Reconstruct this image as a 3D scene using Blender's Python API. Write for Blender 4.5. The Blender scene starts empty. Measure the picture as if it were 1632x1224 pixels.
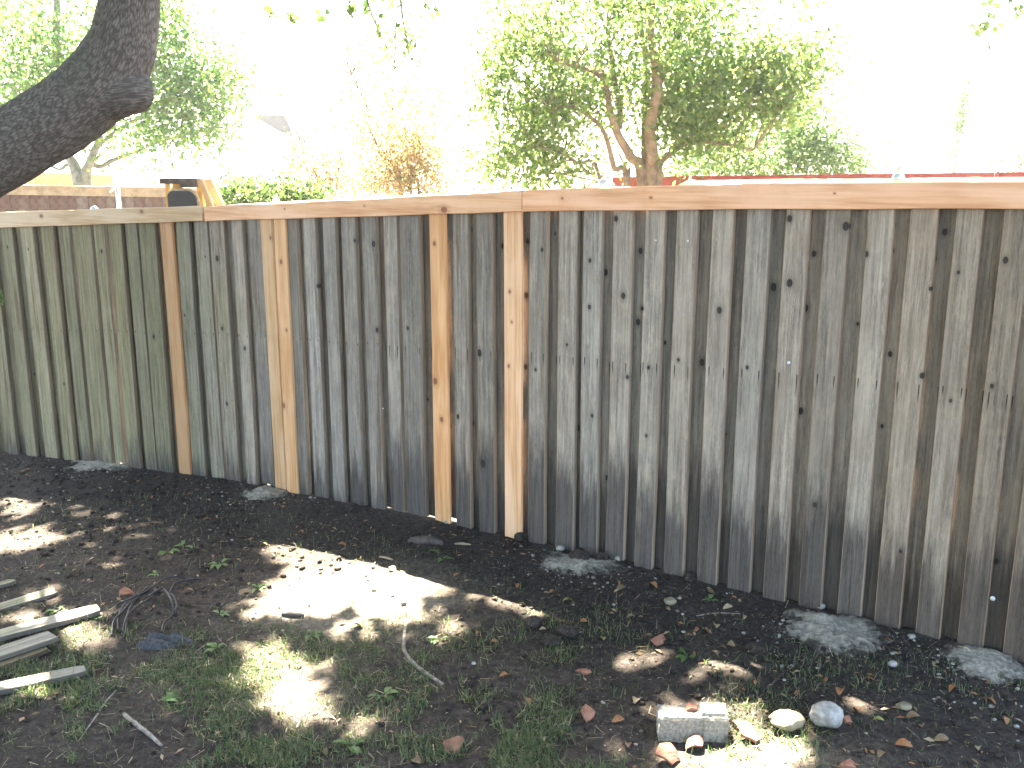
import bpy, bmesh, math, random
import numpy as np
from mathutils import Vector, Matrix

random.seed(7)
RNG = np.random.default_rng(7)
scene = bpy.context.scene
COL = scene.collection

# ------------------------------------------------------------------ camera
FPX = 1560.0                       # focal length in photo pixels (1632 wide)
PITCH = math.atan((612 - 262) / FPX)
EYE = np.array([0.0, 0.0, 1.68])
cam_d = bpy.data.cameras.new("camera")
cam_d.sensor_width = 36.0
cam_d.lens = 36.0 * FPX / 1632.0
cam_d.clip_start = 0.05
cam_d.clip_end = 2000.0
cam = bpy.data.objects.new("camera", cam_d)
COL.objects.link(cam)
cam.location = EYE
cam.rotation_euler = (math.pi / 2 - PITCH, 0, 0)
scene.camera = cam

# ------------------------------------------------------------------ sky, sun, exposure
SUN_EL = math.radians(57.0)
SUN_AZ = math.radians(-18.5)       # from +Y towards +X (negative: left of straight ahead)
world = bpy.data.worlds.new("World")
scene.world = world
world.use_nodes = True
wn = world.node_tree
sky = wn.nodes.new("ShaderNodeTexSky")
sky.sky_type = 'NISHITA'
sky.sun_disc = False
sky.sun_elevation = SUN_EL
sky.sun_rotation = SUN_AZ
sky.dust_density = 2.5
bg = wn.nodes["Background"]
bg.inputs[1].default_value = 0.05
wn.links.new(sky.outputs[0], bg.inputs[0])
sun_d = bpy.data.lights.new("sun", 'SUN')
sun_d.energy = 5.0
sun_d.angle = math.radians(0.53)
sun_d.color = (1.0, 0.93, 0.82)
sun = bpy.data.objects.new("sun", sun_d)
COL.objects.link(sun)
SUN = np.array([math.sin(SUN_AZ) * math.cos(SUN_EL), math.cos(SUN_AZ) * math.cos(SUN_EL), math.sin(SUN_EL)])
sun.location = SUN * 40
sun.rotation_euler = Vector(-SUN).to_track_quat('-Z', 'Y').to_euler()
vs = scene.view_settings
vs.view_transform = 'Standard'
vs.look = 'None'
vs.gamma = 1.0
vs.use_curve_mapping = False
vs.exposure = 4.8
vs.use_white_balance = True
vs.white_balance_temperature = 7100
vs.white_balance_tint = 8
scene.cycles.max_bounces = 8
scene.cycles.diffuse_bounces = 4
scene.cycles.use_denoising = True

# ------------------------------------------------------------------ geometry of the place
CP, SP = math.cos(PITCH), math.sin(PITCH)

def ray(x, y):
    u = (x - 816) / FPX
    v = (612 - y) / FPX
    return np.array([u, CP + v * SP, -SP + v * CP])

def project(P):
    """world points (N,3) -> photo pixels (N,2)"""
    q = np.atleast_2d(P) - EYE
    dep = q[:, 1] * CP - q[:, 2] * SP
    up = q[:, 1] * SP + q[:, 2] * CP
    return np.c_[816 + FPX * q[:, 0] / dep, 612 - FPX * up / dep]

KF = 1.3948
FD = np.array([-KF, 1, 0]) / math.hypot(KF, 1)       # along the fence, leftwards and away
FN = np.array([1, KF, 0]) / math.hypot(KF, 1)        # away from the camera
D_MAIN = float(FN @ np.array([0, 4.45, 0]))
BEND = EYE + ray(330, 345) * ((D_MAIN - FN @ EYE) / (FN @ ray(330, 345)))
KL = 1.9
FD2 = np.array([-KL, 1, 0]) / math.hypot(KL, 1)
FN2 = np.array([1, KL, 0]) / math.hypot(KL, 1)
D_LEFT = float(FN2 @ BEND)

def on_fence(x, y, off=0.0):
    r = ray(x, y)
    n, d = (FN, D_MAIN) if x >= 330 else (FN2, D_LEFT)
    return EYE + r * ((d + off - n @ EYE) / (n @ r))

def at_depth(x, y, dep):
    r = ray(x, y)
    return EYE + r * (dep / r[1])

TB = [-0.6, 0.369, 0.647, 1.24, 1.96, 2.6, 3.05, 4.125, 5.11, 6.0, 6.89, 9.0]
ZB = [-0.02, -0.04, -0.03, -0.045, -0.061, -0.083, -0.099, -0.157, -0.217, -0.27, -0.33, -0.40]

def gz_plain(x, y):
    t = np.asarray(x) * FD[0] + np.asarray(y) * FD[1]
    return np.interp(t, TB, ZB)

def hash2(ix, iy, s=0):
    h = (ix.astype(np.int64) * 374761393 + iy.astype(np.int64) * 668265263 + s * 1442695041) & 0xFFFFFFFF
    h = ((h ^ (h >> 13)) * 1274126177) & 0xFFFFFFFF
    h = (h ^ (h >> 16)) & 0xFFFFFFFF
    return h / 4294967295.0

def vnoise(x, y, s=0):
    x = np.asarray(x, float); y = np.asarray(y, float)
    ix = np.floor(x); iy = np.floor(y)
    fx = x - ix; fy = y - iy
    fx = fx * fx * (3 - 2 * fx); fy = fy * fy * (3 - 2 * fy)
    a = hash2(ix, iy, s); b = hash2(ix + 1, iy, s); c = hash2(ix, iy + 1, s); d = hash2(ix + 1, iy + 1, s)
    return (a * (1 - fx) + b * fx) * (1 - fy) + (c * (1 - fx) + d * fx) * fy

def fbm(x, y, s=0, oct=4):
    v = 0; a = 0.5; f = 1.0
    for i in range(oct):
        v = v + a * vnoise(np.asarray(x) * f, np.asarray(y) * f, s + i * 17)
        a *= 0.5; f *= 2.03
    return v

def fence_dist(x, y):
    """distance in front of the fence (towards the camera)"""
    x = np.asarray(x, float); y = np.asarray(y, float)
    return np.minimum(D_MAIN - (FN[0] * x + FN[1] * y), D_LEFT - (FN2[0] * x + FN2[1] * y))

def gz(x, y):
    x = np.asarray(x, float); y = np.asarray(y, float)
    z = gz_plain(x, y)
    d = fence_dist(x, y)
    near = np.exp(-((d - 0.55) / 0.5) ** 2)
    z = z + 0.045 * near * (fbm(x * 1.7, y * 1.7, 3) - 0.25)          # dug earth heaped along the fence
    z = z + 0.030 * (fbm(x * 5, y * 5, 5) - 0.47) * np.clip(d / 0.25, 0.15, 1)
    z = z + 0.016 * (fbm(x * 19, y * 19, 9) - 0.47)
    return z

def ground_at(px, py):
    r = ray(px, py)
    t = (0 - EYE[2]) / r[2]
    for _ in range(14):
        p = EYE + r * t
        t = (float(gz(p[0], p[1])) - EYE[2]) / r[2]
    return EYE + r * t

# ------------------------------------------------------------------ helpers
def mesh_obj(name, verts, faces, mat, parent=None, smooth=False, matidx=None):
    me = bpy.data.meshes.new(name)
    verts = np.asarray(verts, np.float32)
    if isinstance(faces, np.ndarray):
        n, k = faces.shape
        me.vertices.add(len(verts)); me.vertices.foreach_set("co", verts.ravel())
        me.loops.add(n * k); me.loops.foreach_set("vertex_index", faces.astype(np.int32).ravel())
        me.polygons.add(n)
        me.polygons.foreach_set("loop_start", np.arange(0, n * k, k, dtype=np.int32))
        me.polygons.foreach_set("loop_total", np.full(n, k, dtype=np.int32))
        me.update(calc_edges=True)
        me.validate()
    else:
        me.from_pydata([tuple(map(float, v)) for v in verts], [], faces)
        me.update()
    for m in (mat if isinstance(mat, (list, tuple)) else [mat]):
        me.materials.append(m)
    if matidx is not None:
        me.polygons.foreach_set("material_index", np.asarray(matidx, np.int32))
    if smooth:
        me.polygons.foreach_set("use_smooth", np.ones(len(me.polygons), bool))
    o = bpy.data.objects.new(name, me)
    COL.objects.link(o)
    if parent is not None:
        o.parent = parent
    return o

def tag(o, label, cat, group=None, kind=None):
    o["label"] = label
    o["category"] = cat
    if group: o["group"] = group
    if kind: o["kind"] = kind
    return o

def empty(name, loc, label, cat, group=None):
    o = bpy.data.objects.new(name, None)
    o.empty_display_size = 0.1
    COL.objects.link(o)
    o.location = [float(v) for v in loc]
    return tag(o, label, cat, group)

def box(x0, x1, y0, y1, z0, z1):
    v = [(x0, y0, z0), (x1, y0, z0), (x1, y1, z0), (x0, y1, z0), (x0, y0, z1), (x1, y0, z1), (x1, y1, z1), (x0, y1, z1)]
    f = [(0, 3, 2, 1), (4, 5, 6, 7), (0, 1, 5, 4), (1, 2, 6, 5), (2, 3, 7, 6), (3, 0, 4, 7)]
    return v, f

def cat_parts(parts):
    V = []; F = []
    for v, f in parts:
        o = len(V); V += [tuple(a) for a in v]; F += [tuple(i + o for i in q) for q in f]
    return V, F

def tube(pts, radii, sides=8, cap=True, smooth_n=0):
    pts = [np.asarray(p, float) for p in pts]; radii = list(radii)
    if smooth_n:
        P = []; R = []
        n = len(pts)
        for i in range(n - 1):
            p0 = pts[max(i - 1, 0)]; p1 = pts[i]; p2 = pts[i + 1]; p3 = pts[min(i + 2, n - 1)]
            for k in range(smooth_n):
                t = k / smooth_n
                P.append(0.5 * ((2 * p1) + (-p0 + p2) * t + (2 * p0 - 5 * p1 + 4 * p2 - p3) * t * t + (-p0 + 3 * p1 - 3 * p2 + p3) * t ** 3))
                R.append(radii[i] * (1 - t) + radii[i + 1] * t)
        P.append(pts[-1]); R.append(radii[-1]); pts, radii = P, R
    V = []; F = []
    n = len(pts)
    ref = np.array([0.13, 0.31, 0.94])
    for i in range(n):
        d = pts[min(i + 1, n - 1)] - pts[max(i - 1, 0)]
        d = d / (np.linalg.norm(d) + 1e-9)
        if i == 0:
            if abs(d @ ref) > 0.9: ref = np.array([0.95, 0.2, 0.1])
            a = np.cross(d, ref)
        else:
            a = a - d * (a @ d)
        a = a / np.linalg.norm(a)
        b = np.cross(d, a)
        for k in range(sides):
            w = 2 * math.pi * k / sides
            V.append(pts[i] + radii[i] * (math.cos(w) * a + math.sin(w) * b))
    for i in range(n - 1):
        for k in range(sides):
            k2 = (k + 1) % sides
            F.append((i * sides + k, i * sides + k2, (i + 1) * sides + k2, (i + 1) * sides + k))
    if cap:
        F.append(tuple(range(sides))[::-1]); F.append(tuple((n - 1) * sides + k for k in range(sides)))
    return V, F

def unit_rows(v):
    return v / (np.linalg.norm(v, axis=1, keepdims=True) + 1e-9)

def leaf_mesh(C, size, aspect=0.5, droop=0.3, rng=RNG):
    """C (N,3) leaf bases -> folded kite leaves; returns verts, tris"""
    n = len(C)
    size = np.broadcast_to(size, (n,)) * rng.uniform(0.65, 1.25, n)
    d = unit_rows(rng.normal(size=(n, 3)) + np.array([0, 0, -droop]))
    r = unit_rows(np.cross(d, rng.normal(size=(n, 3))))
    nn = np.cross(d, r)
    s = size[:, None]
    base = C
    mid = C + d * s * 0.45 - nn * s * 0.05
    l = mid + r * s * aspect * 0.5 + nn * s * 0.09
    rr = mid - r * s * aspect * 0.5 + nn * s * 0.09
    tip = C + d * s
    V = np.stack([base, l, tip, rr], 1).reshape(-1, 3)
    b = np.arange(n) * 4
    F = np.concatenate([np.c_[b, b + 1, b + 2], np.c_[b, b + 2, b + 3]])
    return V, F

# ------------------------------------------------------------------ materials
def new_mat(name):
    m = bpy.data.materials.new(name); m.use_nodes = True
    nt = m.node_tree
    return m, nt, nt.nodes["Principled BSDF"]

class NB:
    """small node-building helper"""
    def __init__(s, nt): s.nt = nt
    def n(s, t, **kw):
        a = s.nt.nodes.new(t)
        for k, v in kw.items(): setattr(a, k, v)
        return a
    def l(s, a, b): s.nt.links.new(a, b)
    def val(s, sock, v):
        if hasattr(v, 'links') or isinstance(v, bpy.types.NodeSocket): s.l(v, sock)
        else: sock.default_value = v
    def math(s, op, a, b=0.0, c=None, clamp=False):
        m = s.n("ShaderNodeMath", operation=op); m.use_clamp = clamp
        s.val(m.inputs[0], a); s.val(m.inputs[1], b)
        if c is not None: s.val(m.inputs[2], c)
        return m.outputs[0]
    def smooth(s, v, a, b, lo=0.0, hi=1.0):
        m = s.n("ShaderNodeMapRange", interpolation_type='SMOOTHSTEP')
        s.val(m.inputs[0], v); m.inputs[1].default_value = a; m.inputs[2].default_value = b
        m.inputs[3].default_value = lo; m.inputs[4].default_value = hi
        return m.outputs[0]
    def mix(s, f, a, b, blend='MIX'):
        m = s.n("ShaderNodeMix", data_type='RGBA', blend_type=blend)
        s.val(m.inputs[0], f)
        for i, v in ((6, a), (7, b)):
            if isinstance(v, tuple): m.inputs[i].default_value = (*v[:3], 1)
            else: s.l(v, m.inputs[i])
        return m.outputs[2]
    def noise(s, vec, scale, detail=3.0, rough=0.55, dist=0.0):
        t = s.n("ShaderNodeTexNoise"); s.l(vec, t.inputs["Vector"])
        t.inputs["Scale"].default_value = scale; t.inputs["Detail"].default_value = detail
        t.inputs["Roughness"].default_value = rough; t.inputs["Distortion"].default_value = dist
        return t.outputs[0]
    def comb(s, x, y, z):
        c = s.n("ShaderNodeCombineXYZ"); s.val(c.inputs[0], x); s.val(c.inputs[1], y); s.val(c.inputs[2], z)
        return c.outputs[0]
    def sep(s, v):
        c = s.n("ShaderNodeSeparateXYZ"); s.l(v, c.inputs[0]); return c.outputs
    def vscale(s, v, sc):
        m = s.n("ShaderNodeVectorMath", operation='MULTIPLY'); s.l(v, m.inputs[0]); m.inputs[1].default_value = sc
        return m.outputs[0]
    def vadd(s, a, b):
        m = s.n("ShaderNodeVectorMath", operation='ADD'); s.l(a, m.inputs[0]); s.val(m.inputs[1], b)
        return m.outputs[0]
    def bump(s, h, strength, dist, bsdf):
        b = s.n("ShaderNodeBump"); b.inputs["Strength"].default_value = strength; b.inputs["Distance"].default_value = dist
        s.l(h, b.inputs["Height"]); s.l(b.outputs[0], bsdf.inputs["Normal"])

def wood_material(name, weathered, edge=False):
    """board wood: local x across, z along. Object props: tint, k1..k3 (x,z,r), nail (x,z,amount)"""
    m, nt, bs = new_mat(name)
    b = NB(nt)
    tc = b.n("ShaderNodeTexCoord").outputs["Object"]
    oi = b.n("ShaderNodeObjectInfo").outputs["Random"]
    x, y, z = b.sep(tc)
    pos = b.n("ShaderNodeNewGeometry").outputs["Position"]
    wx, wy, wz = b.sep(pos)
    off = b.math('MULTIPLY', oi, 37.0)
    # knots
    kdark = None; warp = 0.0
    for k in ("k1", "k2", "k3"):
        a = b.n("ShaderNodeAttribute", attribute_type='OBJECT', attribute_name=k).outputs["Vector"]
        kx, kz, kr = b.sep(a)
        dx = b.math('SUBTRACT', x, kx); dz = b.math('MULTIPLY', b.math('SUBTRACT', z, kz), 0.72)
        d = b.math('SQRT', b.math('ADD', b.math('MULTIPLY', dx, dx), b.math('MULTIPLY', dz, dz)))
        q = b.math('DIVIDE', d, b.math('MAXIMUM', kr, 0.0005))
        on = b.math('GREATER_THAN', kr, 0.001)
        core = b.math('MULTIPLY', b.smooth(q, 0.75, 1.15, 1.0, 0.0), on)
        halo = b.math('MULTIPLY', b.smooth(q, 0.9, 2.6, 0.28, 0.0), on)
        amt = b.math('MAXIMUM', core, halo)
        kdark = amt if kdark is None else b.math('MAXIMUM', kdark, amt)
        fall = b.math('MULTIPLY', b.smooth(q, 0.0, 5.0, 1.0, 0.0), on)
        w1 = b.math('MULTIPLY', b.math('MULTIPLY', b.math('SIGN', dx), fall), b.math('MULTIPLY', kr, -0.8))
        warp = w1 if isinstance(warp, float) else b.math('ADD', warp, w1)
    xs = b.math('ADD', x, warp)
    gv = b.comb(b.math('ADD', xs, off), b.math('ADD', y, off), b.math('MULTIPLY', z, 0.035))
    g1 = b.noise(gv, 75.0, 5.0, 0.6, 0.25)
    g2 = b.noise(gv, 320.0, 3.0, 0.6)
    gl = b.noise(b.comb(b.math('ADD', xs, off), y, b.math('MULTIPLY', z, 0.16)), 13.0, 3.0, 0.5)
    blot = b.noise(b.vadd(tc, b.comb(off, off, off)), 5.0, 4.0, 0.6)
    tint = b.n("ShaderNodeAttribute", attribute_type='OBJECT', attribute_name="tint").outputs["Color"]
    if weathered:
        v = b.math('ADD', b.math('MULTIPLY', g1, 0.75), b.math('MULTIPLY', g2, 0.35))
        speck = b.noise(b.comb(b.math('ADD', xs, off), b.math('ADD', y, off), b.math('MULTIPLY', z, 0.10)), 420.0, 4.0, 0.75)
        v = b.math('ADD', v, b.math('MULTIPLY', b.math('SUBTRACT', speck, 0.5), 0.55))
        f = b.smooth(v, 0.26, 0.82)
        c = b.mix(f, (0.076, 0.067, 0.060), (0.365, 0.335, 0.300))
        pat = b.noise(b.vadd(b.vscale(tc, (1.0, 1.0, 0.45)), b.comb(off, off, off)), 17.0, 5.0, 0.68)
        c = b.mix(b.smooth(pat, 0.40, 0.66, 0.55, 0.0), c, b.mix(0.5, c, (0.11, 0.098, 0.092)))
        c = b.mix(b.smooth(pat, 0.52, 0.74, 0.0, 0.6), c, (0.31, 0.268, 0.215))
        c = b.mix(b.smooth(gl, 0.40, 0.72), c, b.mix(0.45, c, (0.30, 0.27, 0.235)))
        c = b.mix(b.smooth(blot, 0.48, 0.75, 0, 0.42), c, (0.18, 0.15, 0.12))
        # individual board tone
        tone = b.n("ShaderNodeMapRange"); b.l(oi, tone.inputs[0]); tone.inputs[3].default_value = 0.66; tone.inputs[4].default_value = 1.22
        hs = b.n("ShaderNodeHueSaturation"); b.l(c, hs.inputs["Color"]); b.l(tone.outputs[0], hs.inputs["Value"])
        c = hs.outputs[0]
        if not edge:
            # green algae film on the shaded left stretch
            big = b.noise(b.vscale(pos, (1.0, 1.0, 0.55)), 2.6, 3.0, 0.6)
            lm = b.math('ADD', b.math('MULTIPLY', b.smooth(wx, -0.9, -2.6, 0.0, 0.85), 1.0), b.math('SUBTRACT', b.math('MULTIPLY', big, 1.1), 0.62))
            lm = b.math('MULTIPLY', b.smooth(lm, 0.05, 0.75, 0.0, 0.66), b.smooth(wx, -0.35, -1.1))
            c = b.mix(lm, c, b.mix(f, (0.085, 0.082, 0.040), (0.245, 0.240, 0.130)))
            # brown rain streaks
            st = b.noise(b.comb(b.math('ADD', x, off), off, b.math('MULTIPLY', z, 0.06)), 26.0, 3.0, 0.6)
            c = b.mix(b.math('MULTIPLY', b.smooth(st, 0.54, 0.72, 0, 0.75), b.smooth(wx, 0.6, -0.6, 0.35, 1.0)), c, (0.105, 0.068, 0.042))
            # damp, soil-stained feet of the boards
            hgt = b.n("ShaderNodeAttribute", attribute_type='OBJECT', attribute_name="foot").outputs["Fac"]
            jag = b.noise(b.comb(b.math('ADD', x, off), off, b.math('MULTIPLY', z, 0.12)), 34.0, 4.0, 0.65)
            low = b.math('ADD', z, b.math('MULTIPLY', b.math('SUBTRACT', jag, 0.5), 0.55))
            dm = b.smooth(b.math('SUBTRACT', low, hgt), -0.12, 0.14, 0.92, 0.0)
            c = b.mix(dm, c, b.mix(f, (0.026, 0.023, 0.023), (0.092, 0.082, 0.080)))
        else:
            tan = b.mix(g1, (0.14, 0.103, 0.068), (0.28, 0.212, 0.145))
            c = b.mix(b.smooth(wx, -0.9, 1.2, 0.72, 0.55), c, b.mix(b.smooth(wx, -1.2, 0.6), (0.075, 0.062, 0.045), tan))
        knot_c = (0.022, 0.020, 0.021)
        ks = 0.93
    else:
        f = b.smooth(g1, 0.32, 0.72)
        ring = b.smooth(gl, 0.40, 0.62)
        c = b.mix(f, (0.44, 0.245, 0.105), (0.62, 0.40, 0.20))
        c = b.mix(b.math('MULTIPLY', ring, 0.6), c, (0.66, 0.46, 0.26))
        c = b.mix(b.smooth(blot, 0.52, 0.8, 0, 0.35), c, (0.40, 0.20, 0.08))
        knot_c = (0.15, 0.052, 0.020)
        ks = 0.85
    c = b.mix(b.math('MULTIPLY', kdark, ks), c, knot_c)
    # black iron streaks under the nails
    na = b.n("ShaderNodeAttribute", attribute_type='OBJECT', attribute_name="nail").outputs["Vector"]
    nx, nz, nam = b.sep(na)
    ax = b.math('ABSOLUTE', b.math('SUBTRACT', b.math('ABSOLUTE', x), nx))
    line = b.smooth(ax, 0.0013, 0.0030, 1.0, 0.0)
    below = b.math('SUBTRACT', nz, z)
    run = b.math('MULTIPLY', b.smooth(below, -0.003, 0.002), b.smooth(b.math('DIVIDE', below, b.math('MAXIMUM', nam, 0.001)), 0.3, 1.0, 1.0, 0.0))
    c = b.mix(b.math('MULTIPLY', b.math('MULTIPLY', line, run), 0.9), c, (0.012, 0.011, 0.012))
    c = b.mix(1.0, c, tint, 'MULTIPLY')
    b.l(c, bs.inputs["Base Color"])
    bs.inputs["Roughness"].default_value = 0.85 if weathered else 0.62
    bs.inputs["Specular IOR Level"].default_value = 0.18 if weathered else 0.3
    h = b.math('SUBTRACT', b.math('ADD', g1, b.math('MULTIPLY', g2, 0.5)), b.math('MULTIPLY', kdark, 0.4))
    b.bump(h, 0.55 if weathered else 0.15, 0.004, bs)
    return m

M = {}
M['old'] = wood_material("weathered_picket_wood", True)
M['edge'] = wood_material("weathered_picket_edge_wood", True, True)
M['new'] = wood_material("fresh_cedar_wood", False)

def simple_mat(name, c1, c2, scale=20.0, rough=0.8, bump=0.3, bdist=0.01, detail=5.0, spec=0.3, metal=0.0):
    m, nt, bs = new_mat(name); b = NB(nt)
    tc = b.n("ShaderNodeTexCoord").outputs["Object"]
    nz = b.noise(tc, scale, detail, 0.6)
    b.l(b.mix(b.smooth(nz, 0.3, 0.7), c1, c2), bs.inputs["Base Color"])
    bs.inputs["Roughness"].default_value = rough; bs.inputs["Specular IOR Level"].default_value = spec
    bs.inputs["Metallic"].default_value = metal
    if bump: b.bump(nz, bump, bdist, bs)
    return m

def leaf_mat(name, cols, transl=0.5):
    m, nt, bs = new_mat(name); b = NB(nt)
    g = b.n("ShaderNodeNewGeometry").outputs["Random Per Island"]
    r = b.n("ShaderNodeValToRGB"); b.l(g, r.inputs[0])
    e = r.color_ramp.elements
    e[0].color = (*cols[0], 1); e[1].color = (*cols[-1], 1)
    for i, c in enumerate(cols[1:-1]):
        q = e.new((i + 1) / (len(cols) - 1)); q.color = (*c, 1)
    b.l(r.outputs[0], bs.inputs["Base Color"])
    bs.inputs["Roughness"].default_value = 0.45; bs.inputs["Specular IOR Level"].default_value = 0.35
    tr = b.n("ShaderNodeBsdfTranslucent")
    hs = b.n("ShaderNodeHueSaturation"); hs.inputs["Hue"].default_value = 0.50; hs.inputs["Saturation"].default_value = 1.12; hs.inputs["Value"].default_value = 2.6
    b.l(r.outputs[0], hs.inputs["Color"]); b.l(hs.outputs[0], tr.inputs[0])
    mx = b.n("ShaderNodeMixShader"); mx.inputs[0].default_value = transl
    b.l(bs.outputs[0], mx.inputs[1]); b.l(tr.outputs[0], mx.inputs[2])
    b.l(mx.outputs[0], nt.nodes["Material Output"].inputs[0])
    return m

M['leaf_mid'] = leaf_mat("bright_green_leaf", [(0.042, 0.075, 0.026), (0.066, 0.102, 0.035), (0.095, 0.13, 0.046), (0.13, 0.15, 0.055)], 0.66)
M['leaf_left'] = leaf_mat("blue_green_leaf", [(0.038, 0.080, 0.030), (0.065, 0.112, 0.036), (0.115, 0.155, 0.045)], 0.6)
M['leaf_dark'] = leaf_mat("dark_green_leaf", [(0.04, 0.07, 0.03), (0.06, 0.095, 0.04), (0.085, 0.115, 0.045)], 0.55)
M['leaf_orange'] = leaf_mat("orange_leaf", [(0.11, 0.11, 0.05), (0.19, 0.135, 0.07), (0.24, 0.165, 0.095), (0.10, 0.12, 0.045)], 0.5)
M['leaf_oak'] = leaf_mat("oak_leaf", [(0.03, 0.055, 0.018), (0.05, 0.08, 0.025), (0.07, 0.10, 0.03)], 0.25)
M['leaf_weed'] = leaf_mat("weed_leaf", [(0.05, 0.11, 0.03), (0.08, 0.15, 0.045), (0.11, 0.18, 0.06)], 0.3)
M['grass'] = leaf_mat("grass_blade", [(0.030, 0.054, 0.022), (0.050, 0.082, 0.032), (0.078, 0.106, 0.045), (0.14, 0.13, 0.072)], 0.35)
M['litter'] = leaf_mat("dry_leaf_litter", [(0.10, 0.062, 0.030), (0.20, 0.14, 0.075), (0.30, 0.24, 0.15), (0.26, 0.11, 0.045), (0.15, 0.095, 0.05)], 0.15)
M['straw'] = leaf_mat("dry_straw", [(0.12, 0.095, 0.055), (0.22, 0.18, 0.105), (0.32, 0.27, 0.17)], 0.2)
M['stone'] = simple_mat("limestone", (0.16, 0.152, 0.142), (0.40, 0.39, 0.375), 26, 0.9, 0.9, 0.012, 8)
M['brownstone'] = simple_mat("brown_stone", (0.10, 0.085, 0.055), (0.26, 0.225, 0.155), 18, 0.85, 0.5, 0.01)
M['pebble'] = leaf_mat("pale_pebble", [(0.09, 0.08, 0.068), (0.18, 0.16, 0.135), (0.31, 0.285, 0.25)], 0.0)
M['concrete'] = simple_mat("concrete", (0.16, 0.152, 0.135), (0.33, 0.315, 0.285), 14, 0.9, 0.6, 0.006, 8)
def mortar_material():
    m, nt, bs = new_mat("crumbled_mortar"); b = NB(nt)
    tc = b.n("ShaderNodeTexCoord").outputs["Object"]
    n1 = b.noise(tc, 9.0, 6.0, 0.7); n2 = b.noise(tc, 60.0, 6.0, 0.7)
    c = b.mix(b.smooth(n2, 0.3, 0.7), (0.18, 0.165, 0.14), (0.38, 0.35, 0.30))
    rim = b.n('ShaderNodeAttribute', attribute_name='rim').outputs['Fac']
    n3 = b.noise(tc, 24.0, 6.0, 0.7)
    mud = b.mix(n2, (0.02, 0.017, 0.016), (0.075, 0.063, 0.055))
    c = b.mix(b.smooth(b.math('ADD', b.math('ADD', b.math('MULTIPLY', rim, 0.55), b.math('MULTIPLY', n3, 0.6)), b.math('MULTIPLY', n1, 0.5)), 0.80, 1.0, 0, 0.97), c, mud)
    b.l(c, bs.inputs["Base Color"]); bs.inputs["Roughness"].default_value = 0.95; bs.inputs["Specular IOR Level"].default_value = 0.1
    b.bump(n2, 0.9, 0.012, bs)
    return m
M['mortar'] = mortar_material()
def block_material():
    m, nt, bs = new_mat("dirty_concrete_block"); b = NB(nt)
    tc = b.n("ShaderNodeTexCoord").outputs["Object"]
    n1 = b.noise(tc, 16.0, 6.0, 0.7); n2 = b.noise(tc, 110.0, 6.0, 0.75)
    c = b.mix(b.smooth(n2, 0.3, 0.7), (0.13, 0.122, 0.105), (0.31, 0.295, 0.26))
    c = b.mix(b.smooth(n1, 0.52, 0.68, 0, 0.85), c, (0.075, 0.06, 0.047))
    b.l(c, bs.inputs["Base Color"]); bs.inputs["Roughness"].default_value = 0.95; bs.inputs["Specular IOR Level"].default_value = 0.1
    b.bump(n2, 0.6, 0.003, bs)
    return m
M['block'] = block_material()
M['terracotta'] = simple_mat("terracotta", (0.17, 0.070, 0.045), (0.31, 0.15, 0.10), 30, 0.8, 0.25, 0.004)
M['stick'] = simple_mat("grey_stick_bark", (0.12, 0.10, 0.085), (0.30, 0.27, 0.24), 60, 0.85, 0.5, 0.003)
M['steel'] = simple_mat("galvanised_steel", (0.42, 0.44, 0.46), (0.60, 0.62, 0.64), 30, 0.45, 0.05, 0.002, 4, 0.5, 0.6)
M['black_wire'] = simple_mat("black_wire_rubber", (0.012, 0.012, 0.014), (0.03, 0.03, 0.034), 40, 0.5, 0.1, 0.002)
M['cloth'] = simple_mat("dark_grey_cloth", (0.035, 0.035, 0.040), (0.085, 0.084, 0.090), 90, 0.95, 0.6, 0.006)
M['red_paint'] = simple_mat("faded_red_paint", (0.20, 0.035, 0.030), (0.29, 0.068, 0.058), 9, 0.7, 0.15, 0.004)
M['brown_fence'] = simple_mat("dark_brown_fence_wood", (0.055, 0.030, 0.024), (0.115, 0.066, 0.052), 14, 0.85, 0.3, 0.005)
M['brown_fence_b'] = simple_mat("mid_brown_fence_wood", (0.06, 0.036, 0.028), (0.13, 0.085, 0.066), 14, 0.85, 0.3, 0.005)
M['brown_fence_c'] = simple_mat("grey_brown_fence_wood", (0.075, 0.055, 0.048), (0.155, 0.12, 0.105), 14, 0.85, 0.3, 0.005)
M['tan_rail'] = simple_mat("greyed_tan_rail_wood", (0.22, 0.165, 0.11), (0.34, 0.265, 0.18), 16, 0.8, 0.3, 0.004)
M['gold_fence'] = simple_mat("golden_fence_wood", (0.36, 0.20, 0.075), (0.50, 0.31, 0.13), 10, 0.8, 0.2, 0.004)
M['yellow_wood'] = simple_mat("yellow_stained_wood", (0.40, 0.20, 0.045), (0.58, 0.33, 0.09), 18, 0.7, 0.2, 0.004)
M['dark_wood'] = simple_mat("dark_tarred_wood", (0.030, 0.024, 0.024), (0.085, 0.065, 0.062), 22, 0.75, 0.2, 0.004)
M['black_plastic'] = simple_mat("black_plastic", (0.012, 0.013, 0.018), (0.022, 0.023, 0.030), 12, 0.45, 0.05, 0.002)
M['white_wall'] = simple_mat("white_painted_siding", (0.70, 0.68, 0.64), (0.80, 0.78, 0.74), 3, 0.8, 0.05)
M['roof'] = simple_mat("pale_grey_shingle", (0.34, 0.35, 0.37), (0.46, 0.47, 0.49), 5, 0.9, 0.1)
M['dark_shingle'] = simple_mat("dark_asphalt_shingle", (0.018, 0.020, 0.024), (0.035, 0.038, 0.044), 6, 0.9, 0.1)
M['brick'] = simple_mat("chimney_brick", (0.16, 0.10, 0.095), (0.24, 0.16, 0.15), 8, 0.9, 0.2)
M['glass'] = simple_mat("dark_window_glass", (0.04, 0.05, 0.06), (0.06, 0.07, 0.08), 2, 0.1, 0.0)
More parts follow.
